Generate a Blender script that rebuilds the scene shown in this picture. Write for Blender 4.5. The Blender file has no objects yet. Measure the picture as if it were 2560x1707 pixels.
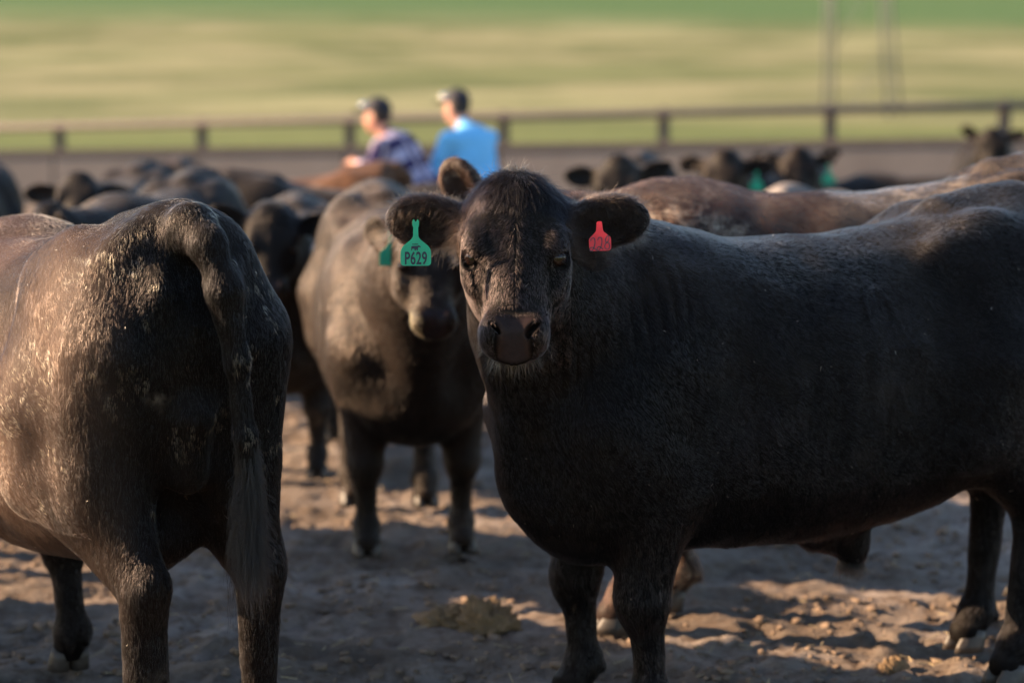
import bpy, bmesh, math, random
import numpy as np
from mathutils import Vector, Matrix

random.seed(4)
RNG = np.random.default_rng(11)
C = bpy.context.scene.collection
SC = bpy.context.scene
R = math.radians

# ------------------------------------------------------------------ camera
cam_d = bpy.data.cameras.new("camera")
cam = bpy.data.objects.new("camera", cam_d); C.objects.link(cam)
cam.location = (0, 0, 1.745)
cam.rotation_euler = (R(90 - 6.345), 0, 0)
cam_d.sensor_width = 36; cam_d.lens = 78.06
cam_d.clip_start = 0.1; cam_d.clip_end = 3000
cam_d.dof.use_dof = True
cam_d.dof.focus_distance = 5.62
cam_d.dof.aperture_fstop = 1.75
SC.camera = cam

# ------------------------------------------------------------------ light
SUN_EL, SUN_AZ = 22.5, 7.0        # azimuth: degrees behind the picture's left side
sd = Vector((-math.cos(R(SUN_AZ)) * math.cos(R(SUN_EL)), math.sin(R(SUN_AZ)) * math.cos(R(SUN_EL)), math.sin(R(SUN_EL))))
sun_d = bpy.data.lights.new("sun", 'SUN'); sun_d.energy = 5.0; sun_d.angle = R(0.5)
sun_d.color = (1.0, 0.70, 0.44)
sun = bpy.data.objects.new("sun", sun_d); C.objects.link(sun)
sun.rotation_euler = sd.to_track_quat('Z', 'Y').to_euler()
W = bpy.data.worlds.new("World"); SC.world = W; W.use_nodes = True
nt = W.node_tree
sky = nt.nodes.new('ShaderNodeTexSky'); sky.sky_type = 'NISHITA'; sky.sun_disc = False
sky.sun_elevation = R(SUN_EL); sky.sun_rotation = R(-90 + SUN_AZ)
sky.dust_density = 0.6; sky.air_density = 1.0
bg = nt.nodes['Background']; bg.inputs['Strength'].default_value = 0.085
nt.links.new(sky.outputs[0], bg.inputs[0])
SC.view_settings.view_transform = 'Standard'; SC.view_settings.look = 'None'
SC.view_settings.gamma = 1; SC.view_settings.exposure = 1.92
SC.cycles.use_denoising = True
SC.cycles.max_bounces = 6; SC.cycles.diffuse_bounces = 3; SC.cycles.glossy_bounces = 2
SC.cycles.transmission_bounces = 3; SC.cycles.transparent_max_bounces = 6
SC.cycles.sample_clamp_indirect = 6

# ------------------------------------------------------------------ helpers
def tag(o, label=None, cat=None, group=None, kind=None):
    if label: o['label'] = label
    if cat: o['category'] = cat
    if group: o['group'] = group
    if kind: o['kind'] = kind
    return o

def empty(name, loc, rz=0, scale=1.0):
    o = bpy.data.objects.new(name, None); C.objects.link(o)
    o.location = loc; o.rotation_euler = (0, 0, rz); o.scale = (scale,) * 3
    return o

def world_matrix(o):
    return Matrix.LocRotScale(o.location, o.rotation_euler, o.scale)

def link_mesh(name, me, mat, parent=None, smooth=True):
    if smooth:
        me.polygons.foreach_set('use_smooth', np.ones(len(me.polygons), bool))
    for m in (mat if isinstance(mat, (list, tuple)) else [mat]):
        me.materials.append(m)
    o = bpy.data.objects.new(name, me); C.objects.link(o)
    if parent: o.parent = parent
    return o

def np_mesh(name, V, F):
    """V (n,3), F (m,k) int array -> mesh"""
    me = bpy.data.meshes.new(name)
    V = np.ascontiguousarray(V, np.float32); F = np.ascontiguousarray(F, np.int32)
    m, k = F.shape
    me.vertices.add(len(V)); me.vertices.foreach_set('co', V.ravel())
    me.loops.add(m * k); me.loops.foreach_set('vertex_index', F.ravel())
    me.polygons.add(m)
    me.polygons.foreach_set('loop_start', np.arange(0, m * k, k, dtype=np.int32))
    me.update(calc_edges=True)
    return me

def bm_obj(name, bm, mat, parent=None, smooth=True, bevel=0):
    me = bpy.data.meshes.new(name)
    bmesh.ops.recalc_face_normals(bm, faces=bm.faces)
    bm.to_mesh(me); bm.free()
    return link_mesh(name, me, mat, parent, smooth)

def add_box(bm, c, s, rot=None):
    M = Matrix.Translation(c) @ (rot.to_4x4() if rot else Matrix()) @ Matrix.Diagonal((s[0], s[1], s[2], 1))
    return bmesh.ops.create_cube(bm, size=1, matrix=M)['verts']

def add_tube(bm, pts, radii, n=10):
    """round tube through pts, capped"""
    pts = [Vector(p) for p in pts]; rings = []
    if not hasattr(radii, '__len__'): radii = [radii] * len(pts)
    up = Vector((0, 0, 1))
    for i, p in enumerate(pts):
        d = (pts[min(i + 1, len(pts) - 1)] - pts[max(i - 1, 0)]).normalized()
        a = d.orthogonal().normalized() if abs(d.z) > .95 else d.cross(up).normalized()
        b = d.cross(a).normalized()
        rings.append([bm.verts.new(p + radii[i] * (math.cos(t) * a + math.sin(t) * b)) for t in [2 * math.pi * k / n for k in range(n)]])
    for r0, r1 in zip(rings[:-1], rings[1:]):
        for k in range(n):
            bm.faces.new((r0[k], r0[(k + 1) % n], r1[(k + 1) % n], r1[k]))
    bm.faces.new(rings[0]); bm.faces.new(rings[-1])

# ------------------------------------------------------------------ numpy noise
_perm = np.random.default_rng(5).permutation(256); _perm = np.concatenate([_perm, _perm, _perm])
_g3 = np.random.default_rng(6).normal(size=(256, 3)); _g3 /= np.linalg.norm(_g3, axis=1)[:, None]
def pnoise(P):
    P = np.asarray(P, np.float64)
    I = np.floor(P).astype(int); f = P - I; u = f * f * f * (f * (f * 6 - 15) + 10); I &= 255
    out = 0
    for dx in (0, 1):
        for dy in (0, 1):
            for dz in (0, 1):
                h = _perm[_perm[_perm[I[:, 0] + dx] + I[:, 1] + dy] + I[:, 2] + dz]
                g = _g3[h & 255]
                dot = (g * (f - np.array([dx, dy, dz]))).sum(1)
                w = (u[:, 0] if dx else 1 - u[:, 0]) * (u[:, 1] if dy else 1 - u[:, 1]) * (u[:, 2] if dz else 1 - u[:, 2])
                out = out + w * dot
    return out * 1.6
def fbm(P, oct=4, gain=.5):
    s = 0; a = 1
    P = np.asarray(P, float)
    for k in range(oct):
        s = s + a * pnoise(P * 2 ** k + 17.3 * k); a *= gain
    return s

# ------------------------------------------------------------------ signed distance modelling
def smooth_table(xs, ys, n=256):
    """monotone-ish cubic through stations, sampled densely"""
    xs = np.array(xs, float); ys = np.array(ys, float)
    h = np.diff(xs); dl = np.diff(ys) / h
    m = np.zeros_like(xs); m[1:-1] = np.where(dl[:-1] * dl[1:] > 0, (dl[:-1] * h[1:] + dl[1:] * h[:-1]) / (h[1:] + h[:-1]), 0)
    m[0], m[-1] = dl[0], dl[-1]
    X = np.linspace(xs[0], xs[-1], n); i = np.clip(np.searchsorted(xs, X) - 1, 0, len(h) - 1)
    t = (X - xs[i]) / h[i]
    Y = (2*t**3 - 3*t**2 + 1) * ys[i] + (t**3 - 2*t**2 + t) * h[i] * m[i] + (-2*t**3 + 3*t**2) * ys[i+1] + (t**3 - t**2) * h[i] * m[i+1]
    return X, Y

class Sdf:
    """a list of shapes blended one after another"""
    def __init__(s): s.ops = []
    def add(s, c, r, f, k, mode='u'): s.ops.append((np.asarray(c, np.float32), float(r), f, float(k), mode))
    def cone(s, a, b, r1, r2, k=.05, mode='u', frame=None):
        a = np.asarray(a, np.float32); b = np.asarray(b, np.float32)
        ba = b - a; L2 = max(float(ba @ ba), 1e-9)
        def f(P):
            pa = P - a; t = np.clip(pa @ ba / L2, 0, 1)
            return np.sqrt(((pa - t[:, None] * ba) ** 2).sum(1)) - (r1 + (r2 - r1) * t)
        s._put(f, (a + b) / 2, math.sqrt(L2) / 2 + max(r1, r2), k, mode, frame)
    def ball(s, c, r, rot=None, k=.05, mode='u', frame=None):
        c = np.asarray(c, np.float32); r = np.asarray(r, np.float32) * np.ones(3, np.float32)
        Rm = np.asarray(rot if rot is not None else np.eye(3), np.float32)      # columns = axes
        def f(P):
            q = (P - c) @ Rm
            k0 = np.sqrt(((q / r) ** 2).sum(1)); k1 = np.sqrt(((q / (r * r)) ** 2).sum(1)) + 1e-6
            return k0 * (k0 - 1) / k1
        s._put(f, c, float(r.max()), k, mode, frame)
    def loft(s, xs, top, bot, wid, n=2.3, k=.05, frame=None, cap=.12):
        tx, tt = smooth_table(xs, top); _, tb = smooth_table(xs, bot); _, tw = smooth_table(xs, wid)
        x0, x1 = xs[0], xs[-1]
        def f(P):
            x = np.clip(P[:, 0], x0, x1)
            zt = np.interp(x, tx, tt); zb = np.interp(x, tx, tb); w = np.interp(x, tx, tw)
            cz = (zt + zb) / 2; hz = (zt - zb) / 2
            e = np.clip(np.minimum(x - x0, x1 - x) / cap, 0, 1); cap_s = np.sqrt(np.clip(1 - (1 - e) ** 2, .02, 1))
            w = w * cap_s; hz = hz * cap_s
            a = np.abs(P[:, 1]) / w; b = np.abs(P[:, 2] - cz) / hz
            q = (a ** n + b ** n) ** (1 / n) + 1e-6
            ra = np.sqrt(P[:, 1] ** 2 + (P[:, 2] - cz) ** 2) / q                     # radius of the section this way
            d = (q - 1) * np.minimum(ra, np.minimum(w, hz) * 1.6)
            dx = np.abs(P[:, 0] - x)
            return np.where(dx > 0, np.sqrt(np.maximum(d, 0) ** 2 + dx ** 2), d)
        c = np.array([(x0 + x1) / 2, 0, (max(top) + min(bot)) / 2])
        r = math.sqrt(((x1 - x0) / 2) ** 2 + max(wid) ** 2 + ((max(top) - min(bot)) / 2) ** 2)
        s._put(f, c, r, k, 'u', frame)
    def _put(s, f, c, r, k, mode, frame):
        if frame is not None:
            o, M = frame; o = np.asarray(o, np.float32); M = np.asarray(M, np.float32)   # columns of M: axes in body space
            g = f
            f = lambda P: g((P - o) @ M)
            c = o + M @ np.asarray(c, np.float32)
        s.add(c, r, f, k, mode)
    def warp(s, c, r, f): s.add(c, r, f, 0, 'd')
    def __call__(s, P):
        P = np.asarray(P, np.float32); d = np.full(len(P), 9.0, np.float32)
        for c, r, f, k, mode in s.ops:
            m = r + k + .13
            D2 = ((P - c) ** 2).sum(1)
            if mode == 'u':
                far = D2 > m * m
                lb = np.sqrt(D2) - r
                d = np.where(far, np.minimum(d, np.maximum(lb, .12)), d)
                idx = np.nonzero(~far)[0]
            else:
                idx = np.nonzero(D2 < m * m)[0]
            if not len(idx): continue
            q = P[idx]; e = d[idx]
            if mode == 'd':
                d[idx] = e + f(q)
                continue
            g = f(q)
            if mode == 'u':
                h = np.clip(.5 + .5 * (e - g) / k, 0, 1)
                d[idx] = e * (1 - h) + g * h - k * h * (1 - h)
            else:                                       # carve
                h = np.clip(.5 - .5 * (e + g) / k, 0, 1)
                d[idx] = e * (1 - h) - g * h + k * h * (1 - h)
        return d

def grad(f, P, h=.003):
    G = np.empty_like(P)
    for a in range(3):
        e = np.zeros(3, np.float32); e[a] = h
        G[:, a] = (f(P + e) - f(P - e)) / (2 * h)
    return G

def project(f, P, steps=2, lim=.01):
    for _ in range(steps):
        d = f(P); G = grad(f, P); g2 = (G * G).sum(1) + 1e-4
        st = -(d / g2)[:, None] * G
        L = np.linalg.norm(st, axis=1); st *= np.minimum(1, lim / np.maximum(L, 1e-9))[:, None]
        P = P + st
    return P

def surface_net(f, lo, hi, h):
    lo = np.asarray(lo, float); hi = np.asarray(hi, float)
    B = 4
    nb = np.ceil((hi - lo) / (h * B)).astype(int)
    cc = np.stack(np.meshgrid(*[(np.arange(n) + .5) * h * B for n in nb], indexing='ij'), -1).reshape(-1, 3) + lo
    dc = f(cc)
    act = np.abs(dc) < h * B * 1.15
    bi = np.stack(np.unravel_index(np.nonzero(act)[0], nb), 1)
    N = nb * B + 1
    G = np.repeat(np.repeat(np.repeat(dc.reshape(nb), B, 0), B, 1), B, 2).astype(np.float32)
    G = np.pad(G, ((0, 1),) * 3, mode='edge')
    off = np.stack(np.meshgrid(*[np.arange(B + 1)] * 3, indexing='ij'), -1).reshape(-1, 3)
    mask = np.zeros(N, bool)
    pi = (bi[:, None, :] * B + off[None]).reshape(-1, 3)
    mask[pi[:, 0], pi[:, 1], pi[:, 2]] = True
    ix = np.argwhere(mask)
    vals = np.empty(len(ix), np.float32)
    for s in range(0, len(ix), 400000):
        vals[s:s + 400000] = f(ix[s:s + 400000] * h + lo)
    G[mask] = vals
    S = G < 0
    cnt = sum(S[a:N[0]-1+a, b:N[1]-1+b, c:N[2]-1+c].astype(np.int8) for a in (0, 1) for b in (0, 1) for c in (0, 1))
    cells = np.argwhere((cnt > 0) & (cnt < 8))
    idm = np.full(N - 1, -1, np.int32); idm[cells[:, 0], cells[:, 1], cells[:, 2]] = np.arange(len(cells))
    acc = np.zeros((len(cells), 3)); n = np.zeros(len(cells))
    for ax in range(3):
        o1, o2 = [a for a in range(3) if a != ax]
        for u in (0, 1):
            for v in (0, 1):
                A = cells.copy(); A[:, o1] += u; A[:, o2] += v; Bq = A.copy(); Bq[:, ax] += 1
                da = G[A[:, 0], A[:, 1], A[:, 2]]; db = G[Bq[:, 0], Bq[:, 1], Bq[:, 2]]
                c = (da < 0) != (db < 0)
                t = np.where(c, da / np.where(c, da - db, 1), 0)
                p = A.astype(float); p[:, ax] += t
                acc[c] += p[c]; n[c] += 1
    V = (acc / n[:, None]) * h + lo
    F = []
    for ax in range(3):
        o1, o2 = (ax + 1) % 3, (ax + 2) % 3
        sl0 = [slice(1, -1)] * 3; sl1 = [slice(1, -1)] * 3
        sl0[ax] = slice(0, -1); sl1[ax] = slice(1, None)
        ch = S[tuple(sl0)] != S[tuple(sl1)]
        e = np.argwhere(ch); e[:, o1] += 1; e[:, o2] += 1
        ins = S[e[:, 0], e[:, 1], e[:, 2]]
        def idx(d1, d2):
            q = e.copy(); q[:, o1] -= d1; q[:, o2] -= d2
            return idm[q[:, 0], q[:, 1], q[:, 2]]
        quad = np.stack([idx(1, 1), idx(0, 1), idx(0, 0), idx(1, 0)], 1)
        quad[~ins] = quad[~ins][:, ::-1]
        F.append(quad)
    F = np.concatenate(F); F = F[(F >= 0).all(1)]
    return V.astype(np.float32), F

# ------------------------------------------------------------------ node material helpers
def new_mat(name):
    m = bpy.data.materials.new(name); m.use_nodes = True
    t = m.node_tree
    return m, t, t.nodes['Principled BSDF']
def N(t, typ, **kw):
    n = t.nodes.new(typ)
    for k, v in kw.items():
        if k.startswith('in_'): n.inputs[int(k[3:]) if k[3:].isdigit() else k[3:].replace('_', ' ')].default_value = v
        else: setattr(n, k, v)
    return n
def ramp(t, src, stops, interp='LINEAR'):
    r = t.nodes.new('ShaderNodeValToRGB'); r.color_ramp.interpolation = interp
    e = r.color_ramp.elements
    while len(e) < len(stops): e.new(.5)
    for i, (p, c) in enumerate(stops):
        e[i].position = p; e[i].color = c if len(c) == 4 else (*c, 1)
    t.links.new(src, r.inputs[0]); return r.outputs[0]
def noise(t, vec, scale, detail=4, rough=.55, dist=0):
    n = t.nodes.new('ShaderNodeTexNoise'); n.inputs['Scale'].default_value = scale
    n.inputs['Detail'].default_value = detail; n.inputs['Roughness'].default_value = rough; n.inputs['Distortion'].default_value = dist
    if vec is not None: t.links.new(vec, n.inputs['Vector'])
    return n.outputs['Fac']
def mapping(t, vec, scale=(1, 1, 1), rot=(0, 0, 0), loc=(0, 0, 0)):
    n = t.nodes.new('ShaderNodeMapping'); t.links.new(vec, n.inputs[0])
    n.inputs['Scale'].default_value = scale; n.inputs['Rotation'].default_value = rot; n.inputs['Location'].default_value = loc
    return n.outputs[0]
def mixc(t, fac, a, b, mode='MIX'):
    n = t.nodes.new('ShaderNodeMix'); n.data_type = 'RGBA'; n.blend_type = mode
    for s, v in ((0, fac), (6, a), (7, b)):
        if hasattr(v, 'links'): t.links.new(v, n.inputs[s])
        else: n.inputs[s].default_value = v if s == 0 else (*v, 1)[:4]
    return n.outputs[2]
def math_n(t, op, a, b=None, clamp=False):
    n = t.nodes.new('ShaderNodeMath'); n.operation = op; n.use_clamp = clamp
    for s, v in ((0, a), (1, b)):
        if v is None: continue
        if hasattr(v, 'links'): t.links.new(v, n.inputs[s])
        else: n.inputs[s].default_value = v
    return n.outputs[0]
def bump(t, h, strength, dist, bsdf):
    b = t.nodes.new('ShaderNodeBump'); b.inputs['Strength'].default_value = strength; b.inputs['Distance'].default_value = dist
    t.links.new(h, b.inputs['Height']); t.links.new(b.outputs[0], bsdf.inputs['Normal'])

def plain(name, col, rough=.6, spec=.4, var=.25, scale=30, bmp=0):
    m, t, b = new_mat(name)
    tc = N(t, 'ShaderNodeTexCoord').outputs['Object']
    n = noise(t, tc, scale, 5)
    c = mixc(t, n, tuple(v * (1 - var) for v in col), tuple(min(1, v * (1 + var)) for v in col))
    t.links.new(c, b.inputs['Base Color']); b.inputs['Roughness'].default_value = rough
    b.inputs['Specular IOR Level'].default_value = spec
    if bmp: bump(t, n, .5, bmp, b)
    return m

def coat_skin(name, col, brown, dust=(.30, .245, .19), dust_lo=.58, dust_hi=.75, dust_amt=.6, lie_amt=.08, sheen=.5, seed=0, under=False):
    """short hair seen from a distance: streaky dark coat with dried mud and dust on it; nose pad from an attribute"""
    m, t, b = new_mat(name)
    tc = N(t, 'ShaderNodeTexCoord').outputs['Object']
    o = mapping(t, tc, loc=(seed * 3.1, seed * 1.7, seed * 2.3))
    st = mapping(t, o, (14, 60, 60), (0, R(42), 0))
    streak = noise(t, st, 2.2, 4, .65)
    big = noise(t, o, 2.2, 4, .6)
    c = mixc(t, ramp(t, big, [(.38, (0, 0, 0)), (.68, (1, 1, 1))]), col, brown)
    c = mixc(t, ramp(t, streak, [(.3, (0, 0, 0)), (.7, (1, 1, 1))]), mixc(t, 1.0, c, (.6, .6, .6), 'MULTIPLY'), mixc(t, 1.0, c, (1.5, 1.5, 1.5), 'MULTIPLY'))
    dn = noise(t, mapping(t, o, (1, 1, 1.4)), 3.2, 6, .62, .4)
    fine = noise(t, o, 26, 5, .7)
    dm = math_n(t, 'MULTIPLY', ramp(t, dn, [(dust_lo, (0, 0, 0)), (dust_hi, (1, 1, 1))]), ramp(t, fine, [(.42, (0, 0, 0)), (.62, (1, 1, 1))]))
    dm = math_n(t, 'MULTIPLY', dm, dust_amt)
    gz = N(t, 'ShaderNodeSeparateXYZ'); t.links.new(N(t, 'ShaderNodeNewGeometry').outputs['Normal'], gz.inputs[0])
    lie = math_n(t, 'MULTIPLY', math_n(t, 'MULTIPLY', math_n(t, 'SUBTRACT', gz.outputs[2], .25), 1.3, True), ramp(t, noise(t, o, 5, 5, .65), [(.35, (0, 0, 0)), (.6, (1, 1, 1))]))
    dm = math_n(t, 'MAXIMUM', dm, math_n(t, 'MULTIPLY', lie, lie_amt))          # dust that has settled on the back
    c = mixc(t, dm, c, dust)
    c = mixc(t, N(t, 'ShaderNodeAttribute', attribute_name='dusty').outputs['Fac'], c, (.07, .045, .034))  # flank tone: sunlit brightness painted in together with brown dust
    at = N(t, 'ShaderNodeAttribute', attribute_name='nose').outputs['Fac']
    nose_c = mixc(t, noise(t, o, 60, 4), (.010, .008, .008), (.05, .028, .022))
    at2 = N(t, 'ShaderNodeAttribute', attribute_name='pad').outputs['Fac']
    nose_c = mixc(t, at2, nose_c, mixc(t, noise(t, o, 45, 4), (.013, .010, .010), (.034, .022, .021)))
    c = mixc(t, at, c, nose_c)
    t.links.new(c, b.inputs['Base Color'])
    r = math_n(t, 'MULTIPLY_ADD', at, -.27); t.nodes[-1].inputs[2].default_value = .58
    t.links.new(r, b.inputs['Roughness'])
    b.inputs['Specular IOR Level'].default_value = .12 if not under else .04
    b.inputs['Sheen Weight'].default_value = sheen * .05; b.inputs['Sheen Roughness'].default_value = .35
    b.inputs['Sheen Tint'].default_value = (1, .9, .82, 1)
    h = math_n(t, 'ADD', math_n(t, 'MULTIPLY', streak, math_n(t, 'SUBTRACT', 1.0, at)), math_n(t, 'MULTIPLY', noise(t, o, 150, 2), math_n(t, 'MULTIPLY', at, 1.6)))
    bump(t, h, .22 if not under else .10, .006, b)
    return m

def hair_mat(name, col, rough=.35, radial=.5, rnd=.25):
    m = bpy.data.materials.new(name); m.use_nodes = True; t = m.node_tree
    t.nodes.clear()
    out = t.nodes.new('ShaderNodeOutputMaterial'); h = t.nodes.new('ShaderNodeBsdfHairPrincipled')
    h.model = 'CHIANG'; h.parametrization = 'COLOR'
    at = N(t, 'ShaderNodeAttribute', attribute_name='tint').outputs['Color']
    t.links.new(at, h.inputs['Color'])
    h.inputs['Roughness'].default_value = rough; h.inputs['Radial Roughness'].default_value = radial
    h.inputs['Random Roughness'].default_value = .3; h.inputs['IOR'].default_value = 1.33
    t.links.new(h.outputs[0], out.inputs[0])
    return m

M_HORN = plain('hoof horn', (.045, .036, .03), .5, .4, .4, 40, .004)
def eye_mat():
    m, t, b = new_mat('eye'); b.inputs['Base Color'].default_value = (.012, .006, .004, 1)
    b.inputs['Roughness'].default_value = .05; b.inputs['Specular IOR Level'].default_value = .36
    return m
M_EYE = eye_mat()
M_INK = plain('tag ink', (.03, .035, .055), .6, .3, .1)
M_HAIR = hair_mat('coat hair', None)
M_WHISKER = hair_mat('whisker hair', None, .25, .4)
def tag_mat(name, col):
    m, t, b = new_mat(name); tc = N(t, 'ShaderNodeTexCoord').outputs['Object']
    n = noise(t, tc, 45, 5); g = noise(t, tc, 180, 3)
    c = mixc(t, ramp(t, n, [(.35, (0, 0, 0)), (.75, (1, 1, 1))]), col, tuple(v * .82 for v in col))
    c = mixc(t, ramp(t, g, [(.66, (0, 0, 0)), (.74, (.35, .35, .35))]), c, (.12, .1, .08))
    t.links.new(c, b.inputs['Base Color']); b.inputs['Roughness'].default_value = .42
    b.inputs['Subsurface Weight'].default_value = .15; b.inputs['Subsurface Scale'].default_value = .01
    return m
M_GREEN = tag_mat('green tag plastic', (.004, .36, .20))
M_RED = tag_mat('red tag plastic', (.55, .012, .035))
M_WHITE = tag_mat('white tag plastic', (.65, .66, .68))

# ------------------------------------------------------------------ cattle
def rotm(fwd, up):
    """frame with x = fwd, z ~ up (columns)"""
    x = np.array(fwd, float); x /= np.linalg.norm(x); z = np.array(up, float); z -= x * (x @ z); z /= np.linalg.norm(z)
    y = np.cross(z, x)
    return np.stack([x, y, z], 1)

BX   = [-1.02, -.93, -.80, -.60, -.36,  0.0,  .25,  .42,  .55,  .68,  .80]
BTOP = [1.34, 1.455, 1.46, 1.415, 1.365, 1.34, 1.352, 1.372, 1.35, 1.26, 1.10]
BBOT = [1.00, .90, .72, .56, .495, .465, .475, .48, .475, .50, .64]
BWID = [.15, .225, .28, .305, .33, .37, .37, .345, .32, .28, .20]
FORE = dict(l=(.50, .19), r=(.50, -.19))
HIND = dict(l=(-.84, .2), r=(-.84, -.2))

class Head:
    def __init__(s, poll, yaw, pitch, roll=0):
        cy, sy, cp, sp = math.cos(R(yaw)), math.sin(R(yaw)), math.cos(R(pitch)), math.sin(R(pitch))
        u = np.array([cy * cp, sy * cp, -sp]); v = np.array([cy * sp, sy * sp, cp])      # along the face; out of the forehead
        w = np.cross(v, u)
        cr, sr = math.cos(R(roll)), math.sin(R(roll))
        v2 = v * cr + w * sr; w2 = np.cross(v2, u)
        s.M = np.stack([u, w2, v2], 1); s.o = np.array(poll, float); s.fr = (s.o, s.M)
    def at(s, u, w, v): return s.o + s.M @ np.array([u, w, v])
    def loc(s, P): return (np.asarray(P) - s.o) @ s.M

def cow_sdf(head, fore=FORE, hind=HIND, bull=False, tail=None, ear=((12, 0), (12, 0)), folds=False, belly=0.0, hi=False, scars=False, long_tail=True):
    S = Sdf()
    bot = [b - belly * max(0, 1 - ((x + .1) / .7) ** 2) for x, b in zip(BX, BBOT)]
    S.loft(BX, BTOP, bot, BWID, n=2.25, k=.05, cap=.16)
    # neck: crest, side mass, throat and dewlap
    p = head.o; nb = head.at(.03, 0, -.13); th = head.at(.16, 0, -.20)
    S.cone((.34, 0, 1.16), nb, .20, .11, .10)
    mid = np.array([.62, p[1] * .2, .98]) * .5 + nb * .5
    S.cone((.58, 0, 1.0), mid, .27, .20, .10); S.cone(mid, head.at(.05, 0, -.12), .20, .13, .10)
    S.cone((.62, 0, .80), th, .20, .085, .10)
    S.cone((.66, 0, .65), (.50, 0, .60), .15, .13, .10)                        # brisket
    S.cone((.76, p[1] * .12, .70), th * .8 + np.array([.75, p[1] * .2, .8]) * .2 - (0, 0, .03), .07, .03, .10)
    # legs
    for sd_, (fx, fy) in (('l', fore['l']), ('r', fore['r'])):
        s = 1 if sd_ == 'l' else -1
        S.ball((.52, s * .235, .98), (.15, .105, .30), rotm((.9, 0, .35), (-.3, 0, 1)), .09)      # shoulder blade
        S.cone((.64, s * .2, .86), (.44, s * .2, .70), .145, .12, .08)
        S.ball((.62, s * .115, .77), (.13, .115, .20), k=.10)                                       # breast beside the shoulder point
        kx = .5 * .35 + fx * .65 + .015
        S.cone((.47, s * .195, .74), (kx, fy, .40), .135, .070, .06)
        S.ball((kx + .008, fy, .375), (.068, .064, .08), k=.03)
        S.cone((kx - .005, fy, .34), (fx - .01, fy, .14), .047, .042, .03)
        S.ball((fx - .008, fy, .125), (.056, .056, .052), k=.03)
        S.cone((fx - .005, fy, .11), (fx + .035, fy, .055), .05, .052, .025)
        for q in (-1, 1): S.ball((fx - .055, fy + q * .022, .105), (.018, .015, .022), k=.012)
    for sd_, (hx, hy) in (('l', hind['l']), ('r', hind['r'])):
        s = 1 if sd_ == 'l' else -1
        S.ball((-.66, s * .17, 1.08), (.24, .145, .34), rotm((.9, 0, -.2), (.2, 0, 1)), .08)      # thigh
        S.cone((-.58, s * .20, .95), (-.52, s * .225, .78), .20, .13, .09)                          # stifle
        S.cone((-.86, s * .145, 1.12), (-.80, s * .17, .76), .145, .115, .08)                         # ham
        hk = (hx - .05, (hy + s * .19) / 2 * .4 + hy * .6, .53)
        S.cone((-.60, s * .21, .80), hk, .145, .062, .07)
        S.cone((-.84, s * .17, .80), (hk[0] - .015, hk[1], hk[2] + .04), .085, .036, .06)
        S.ball((hk[0] + .005, hk[1], hk[2] - .02), (.062, .052, .085), k=.035)
        S.ball((hk[0] - .045, hk[1], hk[2] + .035), (.03, .028, .04), k=.03)
        S.cone((hk[0] + .01, hk[1], .46), (hx - .01, hy, .14), .053, .045, .03)
        S.ball((hx - .008, hy, .125), (.056, .055, .05), k=.03)
        S.cone((hx, hy, .11), (hx + .035, hy, .055), .05, .052, .025)
        for q in (-1, 1): S.ball((hx - .055, hy + q * .022, .105), (.018, .015, .022), k=.012)
        S.ball((-.47, s * .205, 1.275), (.08, .035, .05), k=.09)                                     # hook bone
        S.ball((-.975, s * .085, 1.27), (.045, .04, .06), k=.07)                                       # pin bone
        S.ball((-.40, s * .44, 1.16), (.14, .12, .13), k=.10, mode='c')
        S.ball((.285, s * .475, .96), (.06, .12, .26), k=.09, mode='c')                                # hollow behind the shoulder                               # flank hollow
    S.cone((-.60, 0, 1.39), (-.96, 0, 1.405), .06, .062, .07)                                           # sacrum
    S.cone((-.96, 0, .95), (-.92, 0, .80), .05, .04, .08)
    # tail
    tl = tail or [(-.97, 0, 1.42), (-1.045, 0, 1.36), (-1.075, 0, 1.22), (-1.07, 0, .95), (-1.06, 0, .62)]
    rr = np.linspace(.046, .019, len(tl))
    for i in range(len(tl) - 1): S.cone(tl[i], tl[i + 1], rr[i], rr[i + 1], .035 if i else .05)
    if bull:
        S.cone((-.20, 0, .50), (-.30, 0, .43), .09, .05, .06); S.cone((-.28, 0, .45), (-.30, 0, .395), .048, .036, .03)
    else:
        S.cone((-.55, 0, .56), (-.72, 0, .62), .09, .08, .1)
    # head
    F = head.fr
    S.loft([-.045, .0, .06, .12, .18, .24, .293, .342, .385, .425, .462],
           [.035, .055, .066, .064, .056, .045, .036, .031, .029, .015, -.012],
           [-.13, -.17, -.195, -.21, -.215, -.20, -.17, -.135, -.112, -.088, -.060],
           [.092, .117, .130, .134, .131, .113, .094, .082, .079, .076, .058], n=2.08, k=.06, frame=F, cap=.07)
    S.ball((.0, 0, .015), (.06, .075, .06), frame=F, k=.05)                    # poll knob
    for s in (-1, 1):
        S.ball((.18, s * .078, -.12), (.11, .045, .085), frame=F, k=.05)        # cheek
        S.ball((.150, s * .100, .022), (.05, .03, .028), frame=F, k=.06)     # brow
        S.ball((.225, s * .108, -.03), (.04, .022, .03), frame=F, k=.05)      # below the eye
        S.ball((.285, s * .108, .035), (.075, .022, .03), frame=F, k=.04, mode='c')
        S.ball((.390, s * .054, -.002), (.046, .030, .044), frame=F, k=.035)     # nostril wing
        # ear
        up, fw = ear[0 if s < 0 else 1]
        fd = head.M[:, 0] * 1.0; fd = fd - np.array([0, 0, fd[2]]); fd /= np.linalg.norm(fd)          # level forward, side and up
        sdv = head.M[:, 1] * s; sdv = sdv - fd * (sdv @ fd); upv = np.array([0, 0, 1.0]); sdv = sdv - upv * (sdv @ upv) * .6; sdv /= np.linalg.norm(sdv)
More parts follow.
